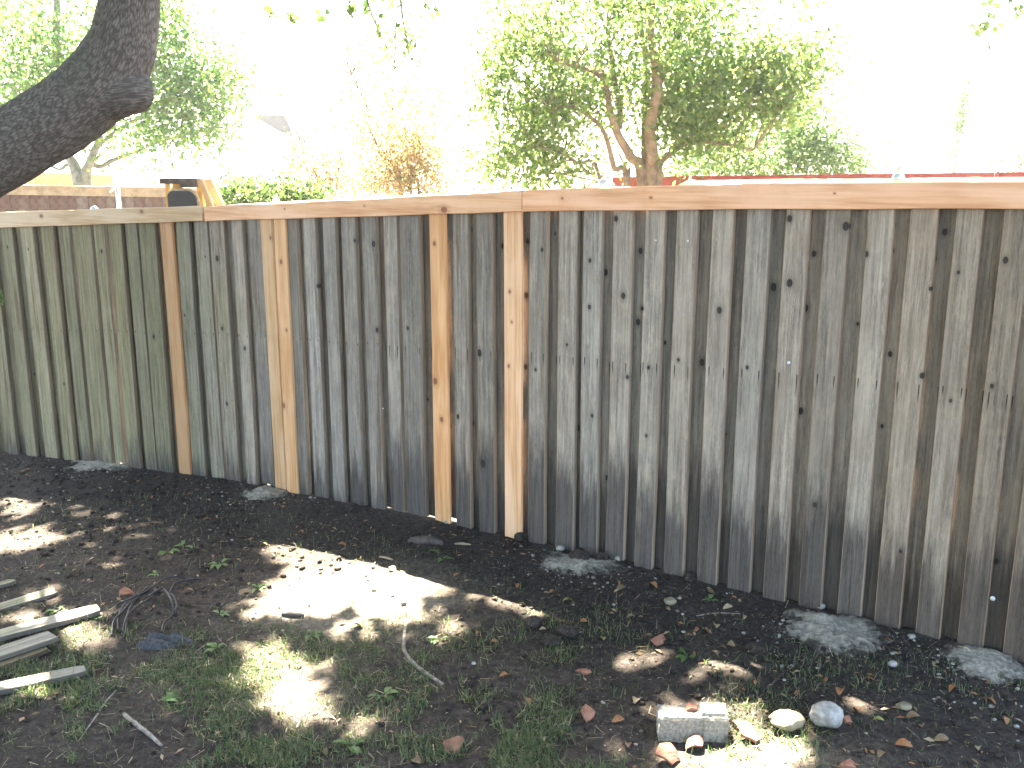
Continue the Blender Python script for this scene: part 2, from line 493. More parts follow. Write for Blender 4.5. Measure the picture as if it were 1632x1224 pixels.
M['limb_tan'] = simple_mat("smooth_tan_bark", (0.115, 0.08, 0.052), (0.25, 0.18, 0.12), 12, 0.85, 0.3, 0.01)
M['limb_grey'] = simple_mat("mossy_grey_bark", (0.10, 0.105, 0.085), (0.24, 0.24, 0.20), 10, 0.85, 0.3, 0.01)

# soil
def soil_material():
    m, nt, bs = new_mat("garden_soil"); b = NB(nt)
    pos = b.n("ShaderNodeNewGeometry").outputs["Position"]
    dry = b.n("ShaderNodeAttribute", attribute_name="dry").outputs["Fac"]  # soil dryness, plus the brightening painted in at the sun patches
    n1 = b.noise(pos, 7.0, 6.0, 0.62); n2 = b.noise(pos, 45.0, 6.0, 0.7); n3 = b.noise(pos, 210.0, 3.0, 0.6)
    wet = b.mix(b.smooth(n2, 0.30, 0.75), (0.018, 0.015, 0.0138), (0.066, 0.054, 0.046))
    wet = b.mix(b.smooth(n3, 0.62, 0.74, 0, 0.7), wet, (0.115, 0.095, 0.078))
    dr = b.mix(b.smooth(n2, 0.28, 0.72), (0.034, 0.028, 0.0235), (0.118, 0.099, 0.080))
    sun_pale_soil = b.mix(b.smooth(n2, 0.28, 0.72), (0.13, 0.108, 0.085), (0.27, 0.235, 0.19))  # pale soil colour, used to brighten the sun patches
    f = b.smooth(b.math('ADD', dry, b.math('MULTIPLY', b.math('SUBTRACT', n1, 0.5), 0.75)), 0.25, 0.85)
    c = b.mix(f, wet, dr)
    c = b.mix(b.smooth(b.math('ADD', dry, b.math('MULTIPLY', b.math('SUBTRACT', n1, 0.5), 0.5)), 0.62, 1.05), c, sun_pale_soil)
    v = b.n("ShaderNodeTexVoronoi"); b.l(pos, v.inputs["Vector"]); v.inputs["Scale"].default_value = 70.0
    c = b.mix(b.math('MULTIPLY', b.smooth(v.outputs["Distance"], 0.10, 0.22, 1, 0), b.smooth(n1, 0.45, 0.62, 0, 0.8)), c, (0.24, 0.205, 0.165))
    b.l(c, bs.inputs["Base Color"])
    bs.inputs["Roughness"].default_value = 0.95; bs.inputs["Specular IOR Level"].default_value = 0.12
    b.bump(b.math('ADD', n2, b.math('MULTIPLY', n3, 0.5)), 0.9, 0.014, bs)
    return m
M['soil'] = soil_material()

# ------------------------------------------------------------------ ground
def axis(lo, hi, step, far, n):
    core = np.arange(lo, hi + 1e-6, step)
    g = np.geomspace(step * 2, far, n)
    return np.concatenate([(lo - g)[::-1], core, hi + g])

def dry_and_sun(x, y):
    P = np.c_[x, y, gz_plain(x, y)]
    d = fence_dist(x, y)
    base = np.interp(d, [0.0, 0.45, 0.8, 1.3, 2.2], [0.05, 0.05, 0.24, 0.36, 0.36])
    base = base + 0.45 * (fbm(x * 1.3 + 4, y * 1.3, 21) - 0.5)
    c0 = ground_at(585, 942); c1 = ground_at(450, 1095); c2 = ground_at(1235, 1215)  # soil painted paler where the sun patches fall
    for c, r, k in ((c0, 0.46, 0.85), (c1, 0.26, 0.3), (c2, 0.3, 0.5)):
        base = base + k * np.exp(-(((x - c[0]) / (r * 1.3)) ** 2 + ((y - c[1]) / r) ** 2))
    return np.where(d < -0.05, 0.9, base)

def build_ground():
    xs = axis(-4.6, 3.4, 0.022, 300.0, 34)
    ys = axis(1.4, 7.2, 0.022, 300.0, 34)
    X, Y = np.meshgrid(xs, ys)
    Z = gz(X, Y)
    far = np.clip((np.hypot(X, Y - 4) - 9) / 30, 0, 1)
    Z = Z * (1 - far) + (-0.2) * far
    nx, ny = len(xs), len(ys)
    V = np.c_[X.ravel(), Y.ravel(), Z.ravel()]
    i = np.arange(nx * ny).reshape(ny, nx)
    F = np.stack([i[:-1, :-1], i[:-1, 1:], i[1:, 1:], i[1:, :-1]], -1).reshape(-1, 4)
    o = mesh_obj("ground", V, F, M['soil'], smooth=True)
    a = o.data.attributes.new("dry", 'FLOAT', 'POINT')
    a.data.foreach_set("value", dry_and_sun(V[:, 0], V[:, 1]).astype(np.float32))
    o["kind"] = "structure"
    return o
build_ground()

# ------------------------------------------------------------------ the fence
fence = empty("wooden_fence", (*on_fence(815, 858)[:2], float(gz(*on_fence(815, 858)[:2]))),
              "old grey board-on-board fence patched with new cedar boards and rails", "fence")
FLOC = np.array(fence.location)

YREF = 376.0
fronts = []   # (pixel left, pixel right at y=376)
fronts += [(z0 / 3.264, z1 / 3.264) for z0, z1 in
           [(-330, -265), (-215, -150), (-95, -38), (10, 65), (110, 175), (215, 278), (305, 363), (378, 475), (490, 545), (562, 630), (655, 715), (722, 805),
            (915, 985), (1013, 1082), (1090, 1165), (1205, 1260), (1290, 1358)]]
fronts += [(400 + z0 / 3.264, 400 + z1 / 3.264) for z0, z1 in
           [(182, 240), (270, 335), (375, 440), (470, 545), (578, 650), (690, 760), (775, 880), (1050, 1130), (1175, 1260), (1450, 1540), (1600, 1698)]]
fronts += [(800 + z0 / 3.264, 800 + z1 / 3.264) for z0, z1 in
           [(425, 522), (575, 677), (740, 840), (905, 1012)]]
fronts += [(1132 + z0 / 3.264, 1132 + z1 / 3.264) for z0, z1 in
           [(8, 118), (185, 308), (388, 512), (592, 718), (812, 945), (1030, 1175), (1270, 1410), (1515, 1665), (1785, 1940), (2050, 2200)]]
cedars = [(835 / 3.264, 897 / 3.264, 'a'), (1357 / 3.264, 1415 / 3.264, 'b'), (1425.5 / 3.264, 1485 / 3.264, 'c'),
          (400 + 930 / 3.264, 400 + 1012 / 3.264, 'd'), (400 + 1315 / 3.264, 400 + 1407 / 3.264, 'e')]
# rails: pixel corners (top edge, bottom edge)
RAILS = [dict(x=[-140, 0, 327], top=[342.5, 338, 328], bot=[369, 363, 352]),
         dict(x=[331, 400, 500, 835.5], top=[329.5, 325, 321, 303.5], bot=[352.5, 349.5, 347.5, 337]),
         dict(x=[836.5, 1132, 1400, 1632, 1760], top=[303, 292.5, 291, 289.5, 289], bot=[337, 333.5, 333, 332.5, 332.5])]
BX = [-140, 0, 150, 300, 470, 700, 815, 1000, 1250, 1500, 1632, 1800]
BY = [709, 722, 737, 752, 785, 832, 858, 900, 960, 1015, 1060, 1108]

def rail_bot(px):
    for r in RAILS:
        if px <= r['x'][-1]: return float(np.interp(px, r['x'], r['bot']))
    return 332.5

def fence_frame(px):
    return (FD, FN) if px >= 330 else (FD2, FN2)

KNOTS = []   # photo pixels of the big knots: x, y, radius px
def zk(ox, oy, lst):
    for a, c, r in lst: KNOTS.append((ox + a / 3.264, oy + c / 3.264, r / 3.264))
zk(800, 330, [(133, 178, 12), (208, 222, 9), (125, 460, 15), (123, 832, 14), (176, 846, 8), (458, 278, 10), (455, 520, 11), (540, 340, 16), (592, 60, 14),
              (630, 462, 15), (722, 228, 14), (730, 528, 10), (710, 598, 15), (848, 706, 9), (917, 795, 9), (762, 835, 10), (652, 885, 11), (1040, 808, 17),
              (1130, 537, 16), (1414, 416, 19), (1496, 395, 19), (1495, 60, 16), (1275, 835, 10), (1580, 525, 17), (395, 1148, 16), (685, 1148, 15), (468, 1086, 9), (751, 1190, 8), (1555, 1060, 17)])
zk(1132, 330, [(540, 243, 14), (705, 100, 20), (812, 245, 14), (945, 228, 13), (1165, 268, 14), (1220, 130, 15), (1290, 340, 9), (1536, 276, 16), (935, 765, 14),
               (1102, 877, 15), (1165, 730, 13), (1160, 580, 12), (1465, 932, 12), (893, 1140, 10), (1250, 1008, 10), (1145, 425, 10)])
zk(400, 330, [(253, 245, 13), (350, 246, 12), (345, 412, 9), (638, 192, 15), (540, 175, 8), (1145, 116, 12), (1310, 203, 12), (1190, 758, 17), (817, 630, 9),
              (1078, 1090, 12), (1152, 1125, 13), (1035, 1138, 10), (300, 1205, 13), (272, 690, 12), (655, 640, 12)])
zk(400, 620, [(300, 257, 13), (1208, 388, 20), (580, 195, 8)])
zk(0, 330, [(1128, 268, 14), (1275, 165, 12), (600, 700, 13), (800, 675, 9), (1155, 632, 9), (1273, 735, 10), (1005, 378, 10), (1180, 1024, 10), (530, 230, 8), (845, 552, 10), (1217, 1175, 10)])
zk(750, 700, [(713, 200, 14), (580, 130, 10)])
zk(1132, 700, [(545, 340, 13), (463, 146, 10), (425, 560, 12), (887, 195, 10), (1487, 635, 15), (990, 583, 9)])
CKNOTS = []  # in the new cedar
for a, c, r in [(955, 190, 11), (960, 905, 16), (993, 1105, 13), (1347, 440, 9), (1357, 598, 7), (1341, 827, 9), (155, 285, 11), (103, 160, 8), (185, 640, 8), (172, 1032, 13), (1385, 945, 6), (935, 540, 9)]:
    CKNOTS.append((400 + a / 3.264, 330 + c / 3.264, r / 3.264))
CKNOTS += [(400 + 1330 / 3.264, 620 + 660 / 3.264, 2.6), (400 + 190 / 3.264, 620 + 480 / 3.264, 2.6), (400 + 1378 / 3.264, 620 + 290 / 3.264, 4)]

MIDX = [0, 150, 400, 560, 830, 1000, 1100, 1330, 1530, 1700]
MIDY = [521, 524, 532, 545, 562, 578, 585, 600, 620, 640]

def picket(name, pxl, pxr, off, thick, mat, foot_gap, rng, tint, extra=0.0, knots=KNOTS, top_extra=0.075, tilt=0.0, bow=None, top_px=None):
    """one board. pxl, pxr at y=376 on the fence plane; extra widens it on both sides (m)"""
    fd, fn = fence_frame((pxl + pxr) / 2)
    pc = (pxl + pxr) / 2
    nrm = (FN, D_MAIN) if pc >= 330 else (FN2, D_LEFT)
    def onp(x, y, o=0.0):
        r = ray(x, y); return EYE + r * ((nrm[1] + o - nrm[0] @ EYE) / (nrm[0] @ r))
    A = onp(pxl, YREF, off); B = onp(pxr, YREF, off)
    right = -fd
    w = abs((B - A) @ right) + 2 * extra
    mid = (A + B) / 2
    ztop = onp(pc, (rail_bot(pc) if top_px is None else top_px))[2] + (top_extra if top_px is None else 0)
    zg = float(gz_plain(mid[0], mid[1]))
    zbot = zg + foot_gap
    H = ztop - zbot
    # outline: chamfered section swept up the board, gentle bow and wander
    c = 0.0022
    prof = [(-w / 2 + c, 0), (w / 2 - c, 0), (w / 2, c), (w / 2, thick - c), (w / 2 - c, thick), (-w / 2 + c, thick), (-w / 2, thick - c), (-w / 2, c)]
    nz = 13
    bo = rng.uniform(-0.003, 0.003) if bow is None else bow
    ph = rng.uniform(0, 6.28); cup = rng.uniform(-0.0015, 0.0015)
    V = []
    for i in range(nz):
        s = i / (nz - 1); z = s * H
        dx = bo * math.sin(math.pi * s) + 0.0008 * math.sin(9 * s + ph) + tilt * (s - 0.5) * H
        dy = 0.0022 * math.sin(math.pi * s + ph)
        for (u, v) in prof:
            e = 1 + 0.006 * math.sin(7 * s + ph * 2)
            V.append((u * e + dx, v + dy + cup * (1 - (2 * u / w) ** 2), z + (rng.uniform(-0.004, 0.004) if i == 0 else 0)))
    F = []; MI = []
    for i in range(nz - 1):
        for k in range(8):
            k2 = (k + 1) % 8
            F.append((i * 8 + k, i * 8 + k2, (i + 1) * 8 + k2, (i + 1) * 8 + k))
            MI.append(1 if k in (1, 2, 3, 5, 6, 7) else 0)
    F.append(tuple(range(8))[::-1]); MI.append(0)
    F.append(tuple((nz - 1) * 8 + k for k in range(8))); MI.append(0)
    mats = [mat, M['edge'] if mat is M['old'] else mat]
    o = mesh_obj(name, V, F, mats, fence, matidx=MI)
    ang = math.atan2(right[1], right[0])
    org = np.array([mid[0], mid[1], zbot])
    o.location = [float(v) for v in org - FLOC]
    o.rotation_euler = (0, 0, ang)
    # knots that fall on the visible part of this board
    got = []
    for kx, ky, kr in knots:
        P = onp(kx, ky, off)
        lx = float((P - org) @ right); lz = float(P[2] - zbot)
        vis = w / 2 - extra + (0.004 if extra else 0)
        if abs(lx) < vis and 0 < lz < H:
            dep = P[1]
            got.append((lx, lz, kr * dep / FPX * 0.92))
    while len(got) < 1 and mat is M['old'] and rng.random() < 0.5:
        got.append((rng.uniform(-0.3, 0.3) * w, rng.uniform(0.15, 0.9) * H, rng.uniform(0.004, 0.008)))
    for i in range(3):
        o[f"k{i + 1}"] = [float(v) for v in (got[i] if i < len(got) else (0, 0, 0))]
    zn = onp(pc, float(np.interp(pc, MIDX, MIDY)), off)[2] - zbot
    strong = 0.02 if pc < 600 else rng.uniform(0.035, 0.095)
    o["nail"] = [w * rng.uniform(0.30, 0.40), float(zn + rng.uniform(-0.006, 0.006)), float(strong)] if mat is M['old'] else [0.03, -1.0, 0.0]
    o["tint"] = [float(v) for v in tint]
    o["foot"] = float(np.interp(pc, [-100, 300, 500, 720, 850, 1632], [0.02, 0.03, 0.10, 0.30, 0.46, 0.34]) + rng.uniform(-0.12, 0.12))
    return o, org, right, w, H

prng = random.Random(11)
LEAK = lambda px: any(a < px < c for a, c in [(590, 720), (975, 992), (1070, 1090), (135, 165), (395, 408)])
def tone(px):
    j = prng.uniform(0.86, 1.12)
    warm = np.interp(px, [0, 700, 1150, 1632], [1.06, 1.0, 1.07, 1.26])
    hue = prng.uniform(-0.022, 0.022)
    return (j * warm * (1 + hue), j * (0.5 + 0.5 * warm), j * (1.06 - 0.06 * warm) * (1 - hue))

picket_info = []
for (a, c) in fronts:
    pc = (a + c) / 2
    gap = prng.uniform(0.008, 0.024) if LEAK(pc) else prng.uniform(-0.05, -0.012)
    r = picket("picket", a, c, 0.0, 0.027, M['old'], gap, prng, tone(pc), tilt=prng.uniform(-0.0025, 0.0025))
    picket_info.append((a, c, r))
for (a, c, k) in cedars:
    gap = -0.02 if k != 'd' else 0.004
    t = {'a': (0.66, 0.60, 0.60), 'b': (0.80, 0.80, 0.86), 'c': (0.94, 0.86, 0.88), 'd': (0.96, 0.84, 0.82), 'e': (1.06, 1.03, 1.24)}[k]
    r = picket("cedar_picket", a, c, -0.012 if k == 'c' else -0.004, 0.018, M['new'], gap, prng, t, knots=CKNOTS)
    r[0]["label"] = "fresh orange-tan cedar replacement board"
    picket_info.append((a, c, r))
# boards behind the gaps
allb = sorted([(a, c) for a, c in fronts] + [(a, c) for a, c, _ in cedars])
SLITS = {8: ('tilt', 0.006), 24: ('tilt', -0.006), 20: ('tilt', 0.007)}
for i in range(len(allb) - 1):
    a = allb[i][1]; c = allb[i + 1][0]
    if abs((a + c) / 2 - 435.3) < 2: pass
    px = (a + c) / 2
    gap = prng.uniform(0.006, 0.03) if LEAK(px) else prng.uniform(-0.05, -0.012)
    ex = max(0.012, (0.086 - (c - a) * 4.6 / FPX) / 2 * 0.8)
    kw = {}
    if i in SLITS:
        k, v = SLITS[i]
        if k == 'short': kw['top_px'] = v; 
        else: kw['tilt'] = v
        if k == 'tilt': ex = 0.004
    tn = tone(px); recess_shade = 0.66  # back boards tinted darker to deepen the shade in the recesses
    picket("back_picket", a, c, 0.0315, 0.016, M['old'], gap, prng, tuple(v * recess_shade for v in tn), extra=ex, **kw)

# top rails
def rail(r, tint, name_knots):
    n = 26
    xs = np.linspace(r['x'][0], r['x'][-1], n)
    tp = np.interp(xs, r['x'], r['top']); bt = np.interp(xs, r['x'], r['bot'])
    if xs[-1] > 400:
        sm = np.convolve(np.pad(tp, 4, mode='reflect', reflect_type='odd'), np.ones(9) / 9, 'valid'); tp = sm
        bt = np.convolve(np.pad(bt, 4, mode='reflect', reflect_type='odd'), np.ones(9) / 9, 'valid')
    pts_t = [on_fence(x if x >= 330 or r['x'][-1] < 330 else 330, y, -0.005) for x, y in zip(xs, tp)]
    pts_b = [on_fence(x if x >= 330 or r['x'][-1] < 330 else 330, y, -0.005) for x, y in zip(xs, bt)]
    fd, fn = fence_frame((xs[0] + xs[-1]) / 2)
    right = -fd
    org = pts_b[0].copy()
    L = [float((p - org) @ right) for p in pts_b]
    th = 0.019; c = 0.003
    # local frame of a board: local z along the rail, local x upwards, local y away from the camera
    V = []
    for i in range(n):
        hb = pts_b[i][2] - org[2]; ht = pts_t[i][2] - org[2]
        wob = 0.0012 * math.sin(i * 0.8)
        sec = [(hb + c, 0), (ht - c, 0), (ht, c), (ht, th - c), (ht - c, th), (hb + c, th), (hb, th - c), (hb, c)]
        for (u, v) in sec: V.append((u + wob, v - 0.020, L[i]))
    F = []
    for i in range(n - 1):
        for k in range(8):
            k2 = (k + 1) % 8
            F.append((i * 8 + k, (i + 1) * 8 + k, (i + 1) * 8 + k2, i * 8 + k2))
    F.append(tuple(range(8))); F.append(tuple((n - 1) * 8 + k for k in range(8))[::-1])
    V = [(q[0], q[1], -q[2]) for q in V]
    o = mesh_obj("top_rail", V, F, M['new'], fence)
    R = Matrix(((0, fn[0], -right[0]), (0, fn[1], -right[1]), (1, fn[2], -right[2])))
    o.matrix_local = Matrix.Translation(Vector(org - FLOC)) @ R.to_4x4()
    got = []
    for kx, ky, kr in name_knots:
        P = on_fence(kx, ky, -0.005)
        got.append((float(P[2] - org[2]), -float((P - org) @ right), kr * P[1] / FPX))
    for i in range(3): o[f"k{i + 1}"] = [float(v) for v in (got[i] if i < len(got) else (0, 0, 0))]
    o["nail"] = [0.03, -1.0, 0.0]; o["tint"] = list(tint); o["foot"] = -1.0
    return o, org, right, L

r1 = rail(RAILS[0], (0.82, 0.94, 1.20), [(70, 344, 3), (230, 337, 3)])
r1[0]["label"] = "pale greenish-yellow top rail board, lowest of the three"
r2 = rail(RAILS[1], (1.10, 1.02, 1.22), [(712, 334, 5), (458, 333, 1.4), (585, 328, 1.4)])
r2[0]["label"] = "tan top rail board with a dark bark streak on its lower edge"
r3 = rail(RAILS[2], (1.16, 1.03, 1.24), [(900, 316, 1.8), (1041, 315, 2), (1333, 308, 1.6)])
r3[0]["label"] = "pinkish tan top rail board, longest of the three"
# flat cap lying behind the face boards, its sunlit top just in sight
def cap_board(xa, xb, lift, name, mat, tint):
    pa = on_fence(xa, np.interp(xa, RAILS[2]['x'], RAILS[2]['top']) if xa > 836 else np.interp(xa, RAILS[1]['x'], RAILS[1]['top']), 0.0)
    pb = on_fence(xb, np.interp(xb, RAILS[2]['x'], RAILS[2]['top']) if xb > 836 else np.interp(xb, RAILS[1]['x'], RAILS[1]['top']), 0.0)
    right = -FD; ln = float((pb - pa) @ right)
    v, f = box(-0.016, -0.004, -0.085, 0.0, 0.0, ln)
    v = [(q[0] - q[1] * 0.19, q[1], q[2]) for q in v]
    o = mesh_obj(name, v, f, mat, fence)
    dirv = Vector(pb - pa).normalized()
    upv = Vector((0, 0, 1)); yv = Vector(FN); xv = yv.cross(dirv) * -1
    xv = upv - dirv * upv.dot(dirv); xv.normalize()
    yv = dirv.cross(xv)
    R = Matrix((xv, yv, dirv)).transposed()
    o.matrix_local = Matrix.Translation(Vector(pa - FLOC) + Vector((0, 0, lift)) + Vector(FN) * 0.004) @ R.to_4x4()
    for i in range(3): o[f"k{i + 1}"] = [0.0, 0.0, 0.0]
    o["nail"] = [0.03, -1.0, 0.0]; o["tint"] = list(tint); o["foot"] = -1.0
    return o
cap_board(1080, 1745, 0.004, "cap_board", M['new'], (1.1, 1.1, 1.15))
cap_board(345, 830, -0.006, "cap_board", M['new'], (1.05, 1.0, 1.0))
# horizontal stringers on the far side carrying the boards
for frac in (0.12, 0.52):
    for seg in ((FD, FN, D_MAIN, 352, 1740), (FD2, FN2, D_LEFT, -120, 318)):
        fd, fn, dd, xa, xb = seg
        def onq(x, zfrac):
            r = ray(x, 700); p = EYE + r * ((dd + 0.050 - fn @ EYE) / (fn @ r))
            b = float(gz_plain(p[0], p[1])); p = p.copy(); p[2] = b + 1.6 * zfrac; return p
        pa = onq(xa, frac); pb = onq(xb, frac); ln = np.linalg.norm(pb - pa)
        v, f = box(-0.03, 0.03, 0.0, 0.032, 0, ln)
        o = mesh_obj("stringer", v, f, M['old'], fence)
        dirv = Vector(pb - pa).normalized(); xv = (Vector((0, 0, 1)) - dirv * dirv.z).normalized(); yv = Vector(fn)
        o.matrix_local = Matrix.Translation(Vector(pa - FLOC)) @ Matrix((xv, yv, dirv)).transposed().to_4x4()
        for i in range(3): o[f"k{i + 1}"] = [0.0, 0.0, 0.0]
        o["nail"] = [0.03, -1.0, 0.0]; o["tint"] = [1.0, 1.0, 1.0]; o["foot"] = -1.0

# bright bolt heads on a few boards (sub-parts of the board they sit in)
def bolt(px, py, rad, offset=-0.002):
    P = on_fence(px, py, offset)
    best = None
    for (a, c, r) in picket_info:
        o, org, right, w, H = r
        lx = (P - org) @ right
        if abs(lx) < w / 2 + 0.02 and (best is None or abs(lx) < abs(best[1])): best = (r, lx)
    if best is None: return
    o, org, right, w, H = best[0]
    bm = bmesh.new()
    bmesh.ops.create_uvsphere(bm, u_segments=10, v_segments=6, radius=rad)
    for v in bm.verts: v.co.y *= 0.6
    me = bpy.data.meshes.new("bolt_head"); bm.to_mesh(me); bm.free()
    me.materials.append(M['steel'])
    q = bpy.data.objects.new("bolt_head", me); COL.objects.link(q)
    q.parent = o
    q.location = (float(best[1]), -0.001, float(P[2] - org[2]))
for px, py, rad in [(1257, 578, 0.007), (1045, 383, 0.004), (1096, 384, 0.005), (1626, 641, 0.010), (1582, 954, 0.009), (610, 651, 0.004)]:
    bolt(px, py, rad)

# ------------------------------------------------------------------ steel posts behind the fence (dome caps show above the rail)
def steel_post(px, py, wpx, label, off=0.085):
    P = on_fence(px, py, off)
    r = wpx * P[1] / FPX / 2
    base = np.array([P[0], P[1], float(gz_plain(P[0], P[1])) - 0.05])
    t = empty("steel_post", base, label, "fence post", "galvanised posts behind the fence")
    H = P[2] - base[2]
    v, f = tube([(0, 0, 0), (0, 0, H - r * 0.55)], [r * 0.86, r * 0.86], 16)
    mesh_obj("pipe", v, f, M['steel'], t, True)
    prof = [(r, -r * 0.9), (r, -r * 0.1), (r * 0.92, r * 0.3), (r * 0.7, r * 0.62), (r * 0.38, r * 0.84), (0.001, r * 0.92)]
    V = []; F = []
    for (q, z) in prof:
        for k in range(18):
            w = 2 * math.pi * k / 18; V.append((q * math.cos(w), q * math.sin(w), H - r * 0.6 + z))
    for i in range(len(prof) - 1):
        for k in range(18):
            k2 = (k + 1) % 18; F.append((i * 18 + k, i * 18 + k2, (i + 1) * 18 + k2, (i + 1) * 18 + k))
    mesh_obj("dome_cap", V, F, M['steel'], t, True)
steel_post(150, 330, 13, "galvanised post with dome cap behind the pale greenish-yellow rail")
steel_post(440, 317, 12, "galvanised post with dome cap behind the tan middle rail")
steel_post(964, 287, 23, "galvanised post with large dome cap left of the multi-stemmed tree")
steel_post(1432, 277, 20, "galvanised post with dome cap standing before the red fence")

# ------------------------------------------------------------------ foreground shade tree (limb at the upper left)
def bark_material():
    m, nt, bs = new_mat("dark_oak_bark"); b = NB(nt)
    at = b.n("ShaderNodeAttribute", attribute_name="plate").outputs["Fac"]
    tc = b.n("ShaderNodeTexCoord").outputs["Object"]
    n1 = b.noise(tc, 40.0, 5.0, 0.65); n2 = b.noise(tc, 5.0, 3.0, 0.5)
    c = b.mix(b.smooth(b.math('ADD', at, b.math('MULTIPLY', b.math('SUBTRACT', n1, 0.5), 0.9)), 0.0, 0.85), (0.062, 0.054, 0.051), b.mix(b.smooth(n1, 0.3, 0.72), (0.095, 0.085, 0.080), (0.165, 0.150, 0.143)))
    c = b.mix(b.smooth(n2, 0.5, 0.72, 0, 0.35), c, (0.085, 0.088, 0.075))
    b.l(c, bs.inputs["Base Color"]); bs.inputs["Roughness"].default_value = 0.9; bs.inputs["Specular IOR Level"].default_value = 0.15
    b.bump(n1, 0.5, 0.008, bs)
    return m
M['bark'] = bark_material()

DT = 4.0
limb_px = [(-420, 560, 66), (-250, 400, 62), (-120, 305, 60), (-60, 272, 59), (0, 240, 58), (60, 207, 56), (110, 176, 55), (155, 138, 53), (186, 92, 49), (201, 45, 45), (208, 0, 42), (214, -70, 40), (222, -200, 38), (240, -380, 34)]
lp = [at_depth(x, y, DT) for x, y, r in limb_px]
lr = [r * DT / FPX for x, y, r in limb_px]
root = np.array([lp[0][0] - 0.75, DT + 0.05, float(gz_plain(lp[0][0] - 0.75, DT))])
shade = empty("shade_tree", root, "dark rough-barked leaning tree limb with a cut stub, in front of the fence", "tree")
def bark_tube(pts, radii, sides, smooth_n, rough=0.006, seed=0):
    V, F = tube(pts, radii, sides, True, smooth_n)
    V = np.array(V); n = len(V) // sides
    ii = np.repeat(np.arange(n), sides); kk = np.tile(np.arange(sides), n)
    ctr = V.reshape(n, sides, 3).mean(1)
    seg = np.r_[0, np.cumsum(np.linalg.norm(np.diff(ctr, axis=0), axis=1))]
    s = seg[ii]; th = kk / sides
    nc = 92
    u = th * nc; v = s / 0.034 + 0.7 * np.sin(th * 2 * math.pi * 3 + s * 7)
    best = np.full(len(V), 9.0); sec = np.full(len(V), 9.0)
    iu = np.floor(u); iv = np.floor(v)
    for a in (-1, 0, 1):
        for b_ in (-1, 0, 1):
            cu = iu + a; cv = iv + b_
            wu = np.mod(cu, nc)
            hx = hash2(wu, cv, 3 + seed); hy = hash2(wu, cv, 8 + seed)
            d = np.hypot(cu + hx - u, cv + hy - v)
            sec = np.where(d < best, best, np.minimum(sec, d)); best = np.minimum(best, d)
    plate = np.clip((sec - best) * 1.6, 0, 1)
    nrm = unit_rows(V - ctr[ii])
    low = fbm(th * 6 + s * 2.0, s * 3.0, 31 + seed) - 0.47
    V = V + nrm * (plate * rough + low * 0.035 * (np.array(radii).mean() / 0.13))[:, None]
    return V, F, plate
Vb, Fb, pl = bark_tube([root - np.array([0.1, 0, 0.25])] + lp, [0.27] + lr, 300, 52, 0.0026)
trunk = mesh_obj("trunk", Vb - root, Fb, M['bark'], shade, True)
a = trunk.data.attributes.new("plate", 'FLOAT', 'POINT'); a.data.foreach_set("value", pl.astype(np.float32))
# sawn stub at the elbow
s0 = at_depth(140, 158, DT); s1 = at_depth(196, 146, DT - 0.02); s2 = at_depth(230, 145, DT + 0.03)
Vs, Fs, ps = bark_tube([s0, s1, s2], [44 * DT / FPX, 36 * DT / FPX, 29 * DT / FPX], 260, 40, 0.0022, 5)
stub = mesh_obj("sawn_stub", Vs - root, Fs, M['bark'], shade, True)
a = stub.data.attributes.new("plate", 'FLOAT', 'POINT'); a.data.foreach_set("value", ps.astype(np.float32))

for q in list(stub.data.polygons)[-2:]: q.use_smooth = False
# ---- crown: leaves over the yard with the gaps the sun comes through
def poly(pts): return np.array([ground_at(*p)[:2] for p in pts])
PATCH = [
    [(470, 874), (560, 890), (660, 918), (760, 943), (800, 965), (735, 966), (690, 938), (655, 962), (610, 990), (555, 970), (470, 985), (398, 986), (425, 950), (462, 922), (430, 895)],
    [(395, 1055), (440, 1040), (500, 1065), (520, 1120), (480, 1150), (430, 1120)],
    [(20, 1120), (70, 1100), (105, 1130), (95, 1165), (30, 1165)],
    [(85, 1012), (160, 1003), (185, 1018), (130, 1034), (80, 1030)],
    [(35, 950), (80, 932), (95, 945), (60, 965)], [(35, 985), (120, 968), (150, 985), (80, 1010), (40, 1005)],
    [(0, 800), (45, 790), (60, 812), (20, 826)], [(15, 850), (70, 842), (95, 858), (50, 872)], [(-60, 860), (10, 850), (20, 880), (-50, 885)],
    [(1075, 1050), (1140, 1028), (1240, 1062), (1180, 1082), (1095, 1078)],
    [(1190, 1175), (1280, 1168), (1300, 1224), (1250, 1260), (1160, 1240)],
    [(1320, 1118), (1380, 1112), (1450, 1132), (1480, 1150), (1400, 1145)], [(1430, 1130), (1520, 1135), (1580, 1168), (1500, 1165)],
    [(1040, 1118), (1170, 1112), (1180, 1150), (1050, 1145)], [(1165, 1150), (1215, 1145), (1215, 1190), (1165, 1195)],
    [(1050, 1185), (1120, 1178), (1130, 1224), (1040, 1230)],
    [(690, 990), (735, 975), (745, 1010), (700, 1025)], [(930, 1060), (1040, 1040), (1060, 1062), (960, 1080)],
    [(820, 960), (900, 975), (880, 990), (810, 978)], [(555, 1150), (600, 1140), (610, 1170), (560, 1180)],
    [(690, 1130), (730, 1125), (735, 1160), (700, 1165)],
    [(1560, 1010), (1632, 1030), (1632, 1045), (1560, 1030)],
]
PATCH = [poly(p) for p in PATCH]
PATCH = [p.mean(0) + (p - p.mean(0)) * (1.24 if i == 0 else 1.6) for i, p in enumerate(PATCH)]
def in_poly(P, x, y):
    inside = np.zeros(len(x), bool); n = len(P); j = n - 1
    for i in range(n):
        xi, yi = P[i]; xj, yj = P[j]
        c = ((yi > y) != (yj > y)) & (x < (xj - xi) * (y - yi) / (yj - yi + 1e-12) + xi)
        inside ^= c; j = i
    return inside

